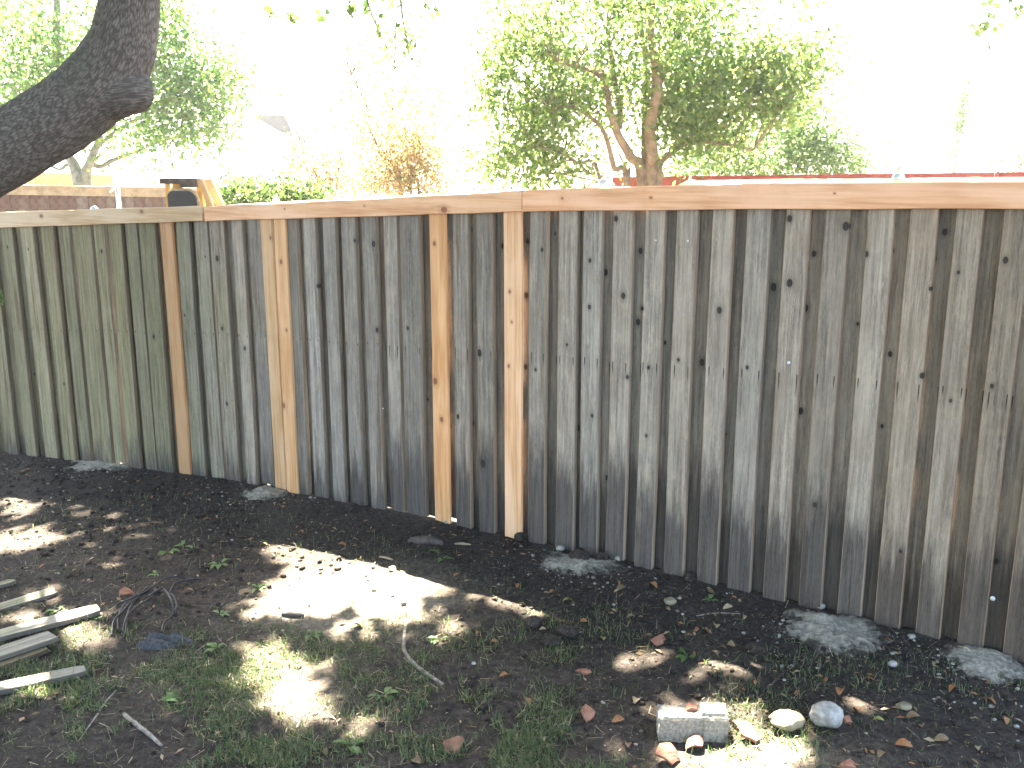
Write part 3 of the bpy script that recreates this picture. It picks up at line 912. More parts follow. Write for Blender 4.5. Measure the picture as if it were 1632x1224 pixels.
def crown_leaves():
    rng = np.random.default_rng(5)
    nclump = 15000
    tx = rng.uniform(-6.5, 4.2, nclump); ty = rng.uniform(-0.5, 6.2, nclump); h = rng.uniform(4.4, 6.6, nclump)
    C = np.c_[tx, ty, np.zeros(nclump)] + SUN * (h / SUN[2])[:, None]
    k = 13
    L = np.repeat(C, k, 0) + rng.normal(size=(nclump * k, 3)) * np.array([0.14, 0.14, 0.09])
    hit = L - SUN * ((L[:, 2] - gz_plain(tx, ty).repeat(k)) / SUN[2])[:, None]
    keep = fence_dist(hit[:, 0], hit[:, 1]) > 0.58
    keep &= rng.random(len(L)) < np.clip(1.0 - 0.55 * np.clip((fbm(hit[:, 0] * 3.1, hit[:, 1] * 3.1, 77, 3) - 0.46) / 0.15, 0, 1), 0, 1)
    for p in PATCH:
        keep &= ~in_poly(p, hit[:, 0], hit[:, 1])
    L = L[keep]
    # unseen extra leaves behind and left of the viewpoint, added to steer sky light
    m = 3600
    C2 = np.c_[rng.uniform(-8.0, 1.6, m), rng.uniform(-6.0, 3.2, m), rng.uniform(4.2, 6.4, m)]
    C2 = C2[(C2[:, 0] < 0.7 + 0.5 * np.sin(C2[:, 1] * 1.7)) & (C2[:, 1] < 2.4)]
    L2 = np.repeat(C2, 9, 0) + rng.normal(size=(len(C2) * 9, 3)) * np.array([0.22, 0.22, 0.14])
    return L, L2
CL, CL2 = crown_leaves()
# sprays that hang into the picture and the sprig by the left edge
def spray(pts, dep, n, sd, rng=np.random.default_rng(9)):
    out = []
    for (x0, y0, x1, y1) in pts:
        t = rng.random(n)
        px = x0 + (x1 - x0) * t + rng.normal(0, sd, n); py = y0 + (y1 - y0) * t + rng.normal(0, sd, n)
        out += [at_depth(a, c, dep + rng.normal(0, 0.06)) for a, c in zip(px, py)]
    return np.array(out)
TW = [(578, -60, 595, 20), (588, 10, 618, 78), (612, -30, 625, 12), (640, 30, 655, 98), (648, 50, 665, 70), (560, -20, 560, 40), (680, 0, 690, 25), (425, 15, 432, 24), (462, 20, 468, 26), (510, 20, 515, 28)]
SPR = spray(TW, 6.2, 26, 4)
SPR2 = spray([(1575, -20, 1578, 60), (1608, -30, 1625, 18), (1560, 40, 1562, 46)], 8.0, 24, 5)
SPR3 = spray([(-30, 458, 4, 478), (-10, 470, 2, 486)], 3.4, 14, 5)
allL = np.concatenate([CL, CL2, SPR, SPR2, SPR3])
sz = np.concatenate([np.full(len(CL), 0.13), np.full(len(CL2), 0.19), np.full(len(SPR), 0.05), np.full(len(SPR2), 0.075), np.full(len(SPR3), 0.035)])
V, F = leaf_mesh(allL - root, sz, 0.62)
mesh_obj("crown", V, F, M['leaf_oak'], shade)  # includes the unseen leaves added to steer the sky light
# main branches through the crown
top = lp[-1]
brs = [([top, top + [0.5, 0.9, 0.7], top + [1.4, 2.2, 1.2], top + [2.6, 3.4, 1.5], top + [3.9, 4.0, 1.6]], [0.085, 0.075, 0.06, 0.04, 0.015]),
       ([top, top + [-0.4, 0.8, 0.8], top + [-1.2, 2.0, 1.3], top + [-2.0, 3.4, 1.5]], [0.075, 0.06, 0.045, 0.015]),
       ([top + [0.5, 0.9, 0.7], top + [0.9, 2.4, 1.3], top + [0.8, 4.2, 1.6]], [0.055, 0.04, 0.012]),
       ([top + [1.4, 2.2, 1.2], top + [2.6, 1.8, 1.5], top + [4.3, 1.9, 1.5], top + [5.2, 2.4, 1.4]], [0.05, 0.04, 0.025, 0.01]),
       ([at_depth(578, -60, 6.2), at_depth(588, 10, 6.2), at_depth(618, 80, 6.2)], [0.008, 0.006, 0.002]),
       ([at_depth(634, -60, 6.2), at_depth(642, 30, 6.2), at_depth(656, 98, 6.2)], [0.008, 0.006, 0.002]),
       ([top + [1.4, 2.2, 1.2], at_depth(600, -150, 6.2), at_depth(578, -60, 6.2)], [0.03, 0.015, 0.008]),
       ([at_depth(600, -150, 6.2), at_depth(634, -60, 6.2)], [0.012, 0.008]),
       ([at_depth(-160, 350, DT), at_depth(-80, 420, 3.6), at_depth(-30, 458, 3.4), at_depth(4, 480, 3.4)], [0.012, 0.006, 0.004, 0.001]),
       ([top + [5.2, 2.4, 1.4], at_depth(1590, -120, 8.0), at_depth(1578, 60, 8.0)], [0.012, 0.008, 0.002])]
for pts, rad in brs:
    v, f = tube([np.asarray(p, float) - root for p in pts], rad, 8, True, 4)
    o = mesh_obj("branch", v, f, M['limb_grey'], shade, True)

# ------------------------------------------------------------------ trees and shrubs beyond the fence
def ellip_leaves(ells, dep, per_px2, rng, clump_r, leaf_n, gaps=(), clumpy=0.0):
    """ells: (cx, cy, rx, ry[, density]) in photo pixels at distance dep -> leaf points and clump centres"""
    L = []; Cc = []
    for e in ells:
        cx, cy, rx, ry = e[:4]; den = e[4] if len(e) > 4 else 1.0
        n = max(3, int(rx * ry * math.pi * per_px2 * den))
        u = unit_rows(rng.normal(size=(n, 3))) * (rng.random(n) ** 0.42)[:, None]
        s = dep / FPX
        c0 = at_depth(cx, cy, dep)
        c = c0 + np.c_[u[:, 0] * rx * s, u[:, 1] * (rx * 0.8) * s, u[:, 2] * ry * s]
        if clumpy: c = c[fbm(c[:, 0] * clumpy + c[:, 1] * 0.7, c[:, 2] * clumpy - c[:, 1] * 0.4, 13, 3) > 0.345]
        pp = project(c)
        for (gx, gy, gr, gq) in gaps:
            c = c[(((pp[:, 0] - gx) / gr) ** 2 + ((pp[:, 1] - gy) / gq) ** 2) > 1]; pp = project(c)
        Cc.append(c)
        L.append(np.repeat(c, leaf_n, 0) + rng.normal(size=(len(c) * leaf_n, 3)) * clump_r)
    return np.concatenate(L), np.concatenate(Cc)

def garden_tree(name, label, cat, dep, stems, ells, per_px2, leaf, lsize, leafmat, barkmat, seed, clump_r=0.12, leaf_n=12, gaps=(), aspect=0.5, twigs=70, group=None, clumpy=0.0):
    rng = np.random.default_rng(seed)
    px0 = stems[0][0] if stems else (ells[0][0], 300, 5)
    b0 = at_depth(px0[0], 300, dep); base = np.array([b0[0], b0[1], float(gz_plain(b0[0], b0[1])) - 0.05 if dep < 9 else -0.3])
    t = empty(name, base, label, cat, group)
    skel = []
    tops = []
    P = []
    for si, st in enumerate(stems):
        dz = rng.uniform(-0.35, 0.35)
        pts = []
        for i, (x, y, r) in enumerate(st):
            pts.append(at_depth(x, y, dep + dz * min(1, i / 3.0)))
        rad = [r * 0.8 * dep / FPX for _, _, r in st]
        if st[0][1] >= 280:        # continue to the ground
            g = base + np.array([(pts[0][0] - base[0]) * 0.5, rng.uniform(-0.06, 0.06), 0])
            pts = [g] + pts; rad = [rad[0] * 1.25] + rad
        v, f = tube([p - base for p in pts], rad, 9, True, 4)
        mesh_obj("trunk" if si == 0 else "stem", v, f, barkmat, t, True)
        for i in range(len(pts) - 1):
            for q in np.linspace(0, 1, 6): skel.append(pts[i] * (1 - q) + pts[i + 1] * q)
    L, Cc = ellip_leaves(ells, dep, per_px2, rng, clump_r, leaf_n, gaps, clumpy)
    if twigs:
        if not skel: skel = [base, base + [0, 0, 0.6]]
        S = np.array(skel[len(skel) // 6:])
        parts = []
        for c in Cc[rng.permutation(len(Cc))[:twigs]]:
            d = np.linalg.norm(S - c, axis=1) + np.maximum(0, S[:, 2] - c[2]) * 2
            s = S[d.argmin()]
            m = (s + c) / 2 + rng.normal(size=3) * 0.06 + [0, 0, 0.08]
            parts.append(tube([s - base, m - base, c - base], [lsize * 0.14, lsize * 0.09, lsize * 0.04], 5, False, 3))
        v, f = cat_parts(parts)
        o = mesh_obj("twigs", v, f, barkmat, t, True); o["kind"] = "stuff"
    V, F = leaf_mesh(L - base, lsize, aspect, 0.35, rng)
    mesh_obj("crown", V, F, leafmat, t)
    return t

garden_tree("multi_stem_tree", "tall multi-stemmed green tree with smooth tan trunks behind the pinkish rail", "tree", 9.0,
    [[(1037, 298, 12), (1040, 250, 11.5), (1036, 200, 11), (1047, 150, 10), (1045, 105, 9), (1038, 60, 7), (1040, 0, 6), (1045, -90, 3)],
     [(1028, 298, 8), (1028, 220, 8), (1030, 140, 7), (1030, 100, 6), (1022, 40, 4), (1015, -60, 2)],
     [(1023, 298, 10), (1005, 250, 9), (985, 215, 8), (972, 175, 6.5), (967, 140, 5), (955, 120, 4.5), (930, 108, 3.5), (890, 100, 2)],
     [(987, 205, 6), (988, 170, 6), (980, 130, 5), (975, 90, 4), (968, 50, 2.5), (972, -30, 1.5)],
     [(1000, 298, 6), (980, 270, 5.5), (972, 240, 5), (962, 210, 4), (945, 190, 3.5), (905, 168, 3), (880, 180, 2)],
     [(958, 290, 4), (920, 260, 3.5), (890, 242, 3), (855, 235, 2)],
     [(1049, 298, 8), (1050, 262, 7), (1075, 240, 5.5), (1095, 227, 5), (1150, 228, 4), (1200, 240, 2.5)],
     [(1040, 195, 6), (1055, 170, 4.5), (1075, 145, 4), (1130, 138, 2.5)],
     [(1046, 150, 6), (1060, 110, 5), (1075, 60, 4), (1085, -20, 2)],
     [(1002, 298, 4), (1002, 276, 3.5), (990, 252, 2.5), (982, 236, 1.5)]],
    [(1030, 40, 225, 105, 0.85), (1090, 150, 90, 70, 0.8), (850, 70, 95, 95), (870, 175, 105, 60), (1185, 70, 115, 100), (1150, 165, 110, 55), (835, 255, 85, 42, 0.8), (785, 140, 42, 60, 0.8), (1235, 50, 75, 80),
     (1000, -120, 260, 120, 0.6), (960, 150, 100, 60, 0.7), (1080, 215, 60, 40, 0.6), (930, 270, 50, 25, 0.5), (790, 230, 52, 62, 1.5), (775, 120, 36, 80, 1.5), (835, 130, 70, 70, 1.1), (1275, 75, 50, 60, 2.2), (1235, 150, 60, 45, 1.6), (1200, 110, 80, 60, 1.2), (880, 255, 60, 40, 0.7), (1130, 205, 80, 45, 0.8)],
    0.0080, None, 0.064, M['leaf_mid'], M['limb_tan'], 3, 0.12, 15, gaps=[(935, 222, 36, 22), (925, 40, 34, 30), (1185, 185, 30, 22), (1235, 0, 30, 24), (800, 190, 20, 16), (1270, 130, 18, 22)], aspect=0.48, twigs=150, clumpy=2.3)

garden_tree("evergreen_shrub", "dense dark green shrub behind the red fence beside the multi-stemmed tree", "shrub", 11.0, [[(1215, 300, 6), (1210, 270, 5), (1190, 235, 3)], [(1230, 300, 6), (1260, 262, 4), (1300, 240, 2.5)]],
    [(1190, 245, 115, 52, 1.7), (1310, 245, 76, 45, 1.5), (1095, 268, 50, 26, 1.5), (1255, 200, 75, 42, 1.2), (1355, 262, 40, 26, 1.2), (1280, 180, 50, 30, 0.8)],
    0.0120, None, 0.058, M['leaf_dark'], M['limb_tan'], 4, 0.12, 14, gaps=[(1205, 200, 24, 22), (1222, 232, 18, 14)], twigs=40)

garden_tree("forked_tree", "broad green tree with forked mossy trunk before the golden fence", "tree", 13.0,
    [[(128, 300, 12), (122, 272, 11), (108, 245, 9), (99, 215, 8), (94, 180, 8), (88, 120, 8), (90, 40, 7), (92, -60, 4)],
     [(136, 298, 9), (142, 262, 8), (156, 228, 6.5), (170, 190, 5), (200, 140, 3)],
     [(140, 285, 6), (162, 265, 5.5), (192, 250, 4.5), (232, 236, 3)],
     [(118, 282, 4), (95, 270, 3.5), (72, 262, 2)],
     [(150, 240, 4), (190, 205, 3), (260, 170, 2)]],
    [(70, 60, 110, 110), (290, 55, 75, 85, 1.2), (335, 135, 62, 62, 1.2), (255, 205, 105, 46), (312, 216, 62, 30, 0.8), (180, 195, 62, 42), (25, 150, 60, 60), (100, -60, 210, 90, 0.7), (240, 130, 80, 60, 0.8), (360, 85, 22, 30, 0.5)],
    0.0110, None, 0.078, M['leaf_left'], M['limb_grey'], 6, 0.17, 13, gaps=[(385, 30, 30, 40), (150, 30, 20, 24)], aspect=0.62, twigs=100, clumpy=1.8)

garden_tree("orange_shrub", "sparse sunlit shrub with orange and brown leaves behind the tan rail", "shrub", 10.5,
    [[(640, 312, 4), (628, 265, 3.5), (606, 238, 3), (592, 212, 1.5)], [(668, 310, 3), (650, 282, 2.5), (622, 258, 1.5)], [(655, 300, 2.5), (660, 250, 1.8), (656, 205, 1)]],
    [(662, 245, 52, 60, 1.7), (605, 285, 60, 26, 1.7), (575, 215, 80, 60, 0.5), (640, 140, 60, 40, 0.2), (700, 285, 26, 26, 1.2)],
    0.0200, None, 0.046, M['leaf_orange'], M['limb_tan'], 8, 0.10, 12, twigs=60)
garden_tree("pale_tree", "tall thin pale sunlit tree rising behind the orange shrub", "tree", 13.5,
    [[(618, 312, 4), (615, 250, 3.5), (622, 180, 3), (628, 110, 2.2), (632, 30, 1.5), (640, -60, 1)], [(618, 230, 3), (585, 170, 2), (560, 120, 1.2)], [(622, 180, 3), (655, 130, 2), (675, 80, 1.2)]],
    [(625, 70, 70, 90, 0.5), (600, 190, 95, 75, 0.8), (680, 190, 45, 70, 0.7), (560, 110, 45, 60, 0.35), (640, -60, 80, 60, 0.4)],
    0.0075, None, 0.075, M['leaf_left'], M['limb_tan'], 15, 0.15, 11, twigs=60, clumpy=1.6)
garden_tree("brown_leaved_bush", "rounded bush with sparse brownish green leaves above the ivy mound", "shrub", 10.8,
    [[(505, 312, 4), (505, 282, 3.5), (498, 255, 2), (480, 235, 1.2)], [(512, 312, 3), (530, 285, 2.5), (545, 262, 1.2)]],
    [(505, 268, 50, 40, 1.0), (470, 250, 22, 28, 0.6), (540, 290, 25, 22, 0.9)],
    0.0180, None, 0.050, M['leaf_orange'], M['limb_tan'], 9, 0.09, 11, twigs=40)
garden_tree("ivy_mound", "low mound of dark ivy spilling over behind the tan rail", "shrub", 8.4, [],
    [(430, 312, 80, 20, 1.6), (380, 312, 32, 18, 1.4), (490, 315, 40, 14, 1.2)], 0.02, None, 0.05, M['leaf_oak'], M['limb_tan'], 10, 0.06, 16, twigs=0)
garden_tree("pale_bush", "small faint distant bush beyond the red fence", "shrub", 16.0, [[(1430, 300, 3), (1432, 270, 2)]],
    [(1432, 258, 28, 18, 0.9), (1400, 262, 20, 16, 0.6)], 0.006, None, 0.07, M['leaf_orange'], M['limb_tan'], 12, 0.13, 9, twigs=12)
garden_tree("yellow_green_bush", "bright yellow-green bush rising over the red fence post", "shrub", 13.0, [[(1622, 300, 4), (1625, 270, 2)]],
    [(1630, 262, 34, 26, 1.0), (1578, 275, 14, 10, 0.8)], 0.007, None, 0.07, M['leaf_mid'], M['limb_tan'], 13, 0.10, 10, twigs=10)
garden_tree("slender_cypress", "thin pale distant cypress standing alone beyond the red fence", "tree", 24.0, [[(1518, 300, 3), (1524, 240, 2.5), (1534, 180, 2), (1536, 130, 1)]],
    [(1537, 145, 7, 22, 1.6), (1533, 175, 9, 25, 1.6), (1526, 205, 9, 18, 1.3), (1516, 240, 6, 30, 0.8)], 0.02, None, 0.10, M['leaf_left'], M['limb_grey'], 14, 0.08, 14, twigs=0)

# ------------------------------------------------------------------ neighbour's brown fence (left), golden fence further off, red fence (right)
def board_fence(name, label, xa, ya, xb, yb, dep_a, dep_b, bw, gap, matb, matr, rail_h, seed, cap=None, skip_post=True):
    rng = random.Random(seed)
    A = at_depth(xa, ya, dep_a); B = at_depth(xb, yb, dep_b)
    dirv = (B - A).copy(); ln = float(np.hypot(dirv[0], dirv[1])); slope = dirv[2] / ln
    ang = math.atan2(dirv[1], dirv[0])
    zb = float(gz_plain(A[0], A[1])) - 0.1
    t = empty(name, (A[0], A[1], zb), label, "fence"); t.rotation_euler = (0, 0, ang)
    H = A[2] - zb
    n = int(ln / (bw + gap))
    for i in range(n):
        x = i * (bw + gap)
        v, f = box(0, bw, 0, 0.016, 0, H - rail_h * 0.25 + slope * x)
        o = mesh_obj("board", v, f, rng.choice(matb) if isinstance(matb, list) else matb, t); o.location = (x, 0.012 * (i % 2) + rng.uniform(-0.003, 0.003), 0)
    v, f = box(0, ln, -0.028, -0.005, H - rail_h, H)
    for k in (1, 2, 5, 6): v[k] = (v[k][0], v[k][1], v[k][2] + slope * ln)
    mesh_obj("top_rail", v, f, matr, t)
    if cap:
        v, f = box(-0.05, ln, -0.05, 0.06, H + 0.002, H + 0.022)
        for k in (1, 2, 5, 6): v[k] = (v[k][0], v[k][1], v[k][2] + slope * ln)
        mesh_obj("cap_board", v, f, cap, t)
    return t
board_fence("brown_fence", "dark brown board fence with greyed rail beyond the yard's left end", -70, 296, 334, 303, 10.6, 11.2, 0.11, -0.012, [M['brown_fence'], M['brown_fence_b'], M['brown_fence_c']], M['tan_rail'], 0.085, 1, cap=M['tan_rail'])
board_fence("golden_fence", "sunlit golden board fence behind the forked tree", -40, 270, 178, 279, 17.0, 18.5, 0.13, 0.006, M['gold_fence'], M['gold_fence'], 0.18, 2)
rf = board_fence("red_fence", "faded red fence behind the multi-stemmed tree and the long rail", 978, 282, 1700, 273, 9.8, 7.6, 0.11, 0.006, M['red_paint'], M['red_paint'], 0.14, 3)
for px, py, w, mt in [(1101, 280, 9, 'steel'), (1178, 281, 11, 'steel'), (1356, 276, 9, 'steel'), (1589, 272, 8, 'red_paint')]:
    dep = 9.8 + (7.6 - 9.8) * (px - 978) / 722 * 1.0
    P = at_depth(px, py, dep - 0.10); r = w * dep / FPX / 2
    zb = float(gz_plain(P[0], P[1])) - 0.05
    pt = empty("capped_post", (P[0], P[1], zb), {1101: "thin grey post against the red fence beside the tree trunks", 1178: "knobbly grey post against the red fence below the evergreen shrub",
               1356: "narrow grey post against the red fence under the pale bush", 1589: "small red post standing up from the red fence"}[px], "fence post", "posts along the red fence")
    H = P[2] - zb
    v, f = tube([(0, 0, 0), (0, 0, H * 0.96), (0, 0, H * 0.985), (0, 0, H)], [r * 0.7, r * 0.7, r, r * 0.45], 10)
    mesh_obj("post_shaft", v, f, M[mt], pt, True)
    v, f = box(-r * 1.1, r * 1.1, -r * 0.8, r * 0.8, H * 0.93, H * 0.955)
    mesh_obj("bracket", v, f, M[mt], pt)

# thin white pole by the brown fence
P = at_depth(187, 297, 10.2); zb = float(gz_plain(P[0], P[1])) - 0.1
wp = empty("metal_pole", (P[0], P[1], zb), "thin pale metal pole with bent bracket in front of the brown fence", "pole")
H = P[2] - zb
v, f = tube([(0, 0, 0), (0, 0, H)], [0.022, 0.022], 12); mesh_obj("shaft", v, f, M['steel'], wp, True)
v, f = tube([(-0.07, -0.02, H - 0.06), (0, -0.03, H - 0.01), (0.05, -0.02, H + 0.04)], [0.012, 0.014, 0.008], 8); mesh_obj("bracket", v, f, M['steel'], wp, True)

# ------------------------------------------------------------------ house beyond
def house():
    dep = 30.0; s = dep / FPX
    c = at_depth(360, 300, dep)
    zb = -0.4
    h = empty("house", (c[0], c[1], zb), "white house with pale grey roof and small chimney far behind the trees", "house")
    ze = at_depth(360, 286, dep)[2] - zb
    zr = at_depth(420, 182, dep + 3.2)[2] - zb
    xl, xr = -4.2, 4.4
    v, f = box(xl, xr, 0, 7.0, 0, ze); mesh_obj("wall", v, f, M['white_wall'], h)
    V = [(xl - .4, -.5, ze + .02), (xr + .4, -.5, ze + .02), (xr - 2.2, 3.3, zr), (xl + 2.4, 3.3, zr), (xl - .4, 7.5, ze + .02), (xr + .4, 7.5, ze + .02)]
    F = [(0, 1, 2, 3), (1, 5, 2), (5, 4, 3, 2), (4, 0, 3), (0, 4, 5, 1)]
    rf = mesh_obj("roof", V, F, M['roof'], h)
    xc = (430 - 360) * s * 1.1
    v, f = cat_parts([box(xc - .16, xc + .16, 3.0, 3.4, zr - .4, zr + .28), box(xc - .2, xc + .2, 2.96, 3.44, zr + .282, zr + .36)])
    mesh_obj("chimney", v, f, M['brick'], rf)
    # grey gable wing
    xg0, xg1 = (412 - 360) * s, (520 - 360) * s
    zg = at_depth(440, 184, dep)[2] - zb; zlo = at_depth(440, 222, dep)[2] - zb
    tri = [((412 - 360) * s, zg), ((462 - 360) * s, zg), ((474 - 360) * s, at_depth(470, 216, dep)[2] - zb), ((455 - 360) * s, at_depth(450, 212, dep)[2] - zb)]
    V = [(x, -.45, z) for x, z in tri] + [(x + .1, 2.2, z) for x, z in tri]
    F = [(0, 3, 2, 1), (4, 5, 6, 7), (0, 1, 5, 4), (1, 2, 6, 5), (2, 3, 7, 6), (3, 0, 4, 7)]
    mesh_obj("gable", V, F, M['dark_shingle'], rf)
    v, f = box(xl - .4, xr + .4, -.62, -.52, ze - .10, ze + .02); mesh_obj("gutter", v, f, M['white_wall'], rf)
    for x in (-3.0, -0.4, 2.3):
        v, f = box(x - .5, x + .5, -.03, .02, 0.5, 1.5); w = mesh_obj("window", v, f, M['white_wall'], h)
        v, f = box(x - .43, x + .43, -.045, -.032, .57, 1.43); mesh_obj("pane", v, f, M['glass'], w)
    return h
house()

# ------------------------------------------------------------------ wooden frame with black panel, and the leaning offcuts
def frame_thing():
    dep = 6.9
    b = at_depth(300, 330, dep); zb = float(gz_plain(b[0], b[1])) - 0.02
    t = empty("play_frame", (b[0], b[1], zb), "yellow wooden play frame with dark crossbar and black rounded panel behind the fence", "play frame")
    org = np.array([b[0], b[1], zb])
    def Q(x, y, dd=0.0): return at_depth(x, y, dep + dd) - org
    def bar(name, x, y0, wpx, y1=None, mat='yellow_wood', dd=0.0, thick=0.05, lean=0):
        top = Q(x, y0, dd); w = wpx * dep / FPX
        z1 = 0 if y1 is None else Q(x, y1, dd)[2]
        v, f = box(top[0] - w / 2, top[0] + w / 2, top[1] - thick / 2, top[1] + thick / 2, z1, top[2])
        if lean:
            for k in range(4): v[k] = (v[k][0] + lean, v[k][1], v[k][2])
        mesh_obj(name, v, f, M[mat], t)
    a = Q(257, 287); c = Q(318, 287)
    w = 9 * dep / FPX
    v, f = box(a[0], c[0], a[1] - 0.04, a[1] + 0.05, a[2] - w * 0.62, a[2] + w * 0.35)
    o = mesh_obj("crossbar", v, f, M['dark_wood'], t)
    v, f = box(Q(291, 290)[0], c[0], a[1] - 0.06, a[1] - 0.042, a[2] - 11 * dep / FPX, a[2] + 0.01)
    mesh_obj("crossbar_plate", v, f, M['dark_wood'], t)
    bar("post", 267, 291.5, 5, dd=0.02); bar("slat", 283, 291.5, 15, dd=0.0, thick=0.03); bar("post", 318, 291, 7, dd=0.02, lean=0.10)
    # rounded black panel
    p0 = Q(268, 330, -0.10); p1 = Q(312, 304, -0.10)
    W = p1[0] - p0[0]; Hh = p1[2] - p0[2] + 0.22
    pts = []
    r = 0.045
    for (cx, cz, a0) in ((W - r * 1.6, Hh - r * 1.6, 0), (r, Hh - r, 90)):
        rr = r * 1.6 if a0 == 0 else r
        for k in range(7):
            w = math.radians(a0 + 15 * k); pts.append((cx + rr * math.cos(w), cz + rr * math.sin(w)))
    pts += [(0.0, 0.0), (W + 0.05, 0.0)]
    n = len(pts); zoff = p1[2] - Hh
    V = [(p0[0] + x, p0[1], zoff + z) for x, z in pts] + [(p0[0] + x, p0[1] + 0.06, zoff + z) for x, z in pts]
    F = [tuple(range(n)), tuple(range(n, 2 * n))[::-1]] + [(i, n + i, n + (i + 1) % n, (i + 1) % n) for i in range(n)]
    pn = mesh_obj("black_panel", V, F, M['black_plastic'], t)
    v, f = tube([(p0[0] + x, p0[1] + 0.03, zoff + z) for x, z in pts[:14]], [0.014] * 14, 8)
    mesh_obj("rim", v, f, M['tan_rail'], pn, True)
    v, f = box(p0[0], p0[0] + W, p0[1] - 0.03, p0[1] + 0.12, zoff - 0.05, zoff - 0.002)
    mesh_obj("panel_support", v, f, M['yellow_wood'], t)
frame_thing()

def offcut(px0, py0, px1, py1, wpx, off, label):
    """picket offcut leaning behind the rails"""
    A = on_fence(px0, py0, off); B = on_fence(px1, py1, off)
    B = A + (B - A) * 1.0
    w = wpx * A[1] / FPX / 2
    d = (B - A) / np.linalg.norm(B - A)
    # run on down to the ground
    zg = float(gz_plain(B[0], B[1]))
    L = (A[2] - zg) / max(0.05, -d[2])
    o = mesh_obj("leaning_offcut", *box(-w, w, 0, 0.018, 0, L + 0.02), M['new'])
    # chipped upper end
    me = o.data
    for k in (5, 6): me.vertices[k].co.z -= w * 0.9
    zv = Vector(-d); yv = Vector(FN); xv = yv.cross(zv).normalized(); yv = zv.cross(xv)
    o.matrix_world = Matrix.Translation(Vector(A + d * L)) @ Matrix((xv, yv, zv)).transposed().to_4x4()
    for i in range(3): o[f"k{i + 1}"] = [0.0, 0.0, 0.0]
    o["nail"] = [0.03, -1.0, 0.0]; o["tint"] = [0.86, 0.84, 0.86]; o["foot"] = -1.0
    tag(o, label, "offcut")
offcut(318, 287, 335, 330, 12, 0.12, "narrow tan board offcut leaning beside the black rounded panel")
offcut(331, 287, 352, 332, 15, 0.19, "wider tan board offcut with slanted end leaning by the ivy mound")

# ------------------------------------------------------------------ concrete spills round the post feet
def spill(pxs, label, seed, hgt=0.03, mat='mortar'):
    """pxs: outline in photo pixels on the ground"""
    rng = np.random.default_rng(seed)
    P = np.array([ground_at(*p) for p in pxs]); c = P.mean(0)
    n = 72; rings = 22
    ang = np.arctan2(P[:, 1] - c[1], P[:, 0] - c[0]); rad = np.hypot(P[:, 0] - c[0], P[:, 1] - c[1])
    o_ = np.argsort(ang); ang = ang[o_]; rad = rad[o_]
    A = np.linspace(-math.pi, math.pi, n, endpoint=False)
    R = np.interp(A, ang, rad, period=2 * math.pi) * 1.12 * (1 + 0.6 * (fbm(np.cos(A) * 2.2 + seed, np.sin(A) * 2.2, seed) - 0.47) + 0.05 * rng.normal(size=n))
    base = np.array([c[0], c[1], float(gz(c[0], c[1]))])
    V = []
    for i in range(1, rings + 1):
        s = i / rings
        for k in range(n):
            x = base[0] + math.cos(A[k]) * R[k] * s; y = base[1] + math.sin(A[k]) * R[k] * s
            if fence_dist(x, y) < -0.02:
                pass
            z = float(gz(x, y)) + 0.75 * hgt * (1 - s ** 2) - 0.002 + 0.034 * (float(fbm(x * 11, y * 11, seed)) - 0.47) + 0.022 * (float(fbm(x * 38, y * 38, seed + 3)) - 0.47) - 0.02 * s ** 4
            V.append((x - base[0], y - base[1], z - base[2]))
    V.append((0, 0, float(gz(base[0], base[1])) + hgt - base[2]))
    F = []
    for i in range(rings - 1):
        for k in range(n):
            k2 = (k + 1) % n; F.append((i * n + k, (i + 1) * n + k, (i + 1) * n + k2, i * n + k2))
    for k in range(n): F.append((len(V) - 1, k, (k + 1) % n))
    o = mesh_obj("concrete_spill", V, F, M[mat], None, True)
    ra = o.data.attributes.new('rim', 'FLOAT', 'POINT'); ra.data.foreach_set('value', np.r_[np.repeat(np.arange(1, rings + 1) / rings, n), 0.0].astype(np.float32))
    o.location = [float(v) for v in base]
    tag(o, label, "concrete", "concrete spills at the fence foot")
    return o
spill([(92, 742), (110, 733), (160, 728), (225, 738), (215, 748), (150, 750)], "small pale concrete spill near the limb end of the fence", 1, 0.02)
spill([(372, 795), (395, 778), (430, 774), (470, 784), (450, 797), (400, 802)], "concrete spill at the foot of the paired cedar boards", 2, 0.025)
spill([(846, 893), (880, 876), (930, 895), (1000, 892), (1008, 900), (960, 918), (880, 912)], "rough pale concrete spill right of the lightest cedar board", 3, 0.03)
spill([(1232, 985), (1270, 972), (1330, 975), (1420, 1005), (1450, 1030), (1340, 1048), (1270, 1030)], "largest grey concrete spill at the foot of the stained boards", 4, 0.035)
spill([(1492, 1030), (1530, 1022), (1620, 1050), (1660, 1080), (1620, 1095), (1530, 1075)], "crumbly white-grey concrete spill by the tallest grey boards", 5, 0.03)

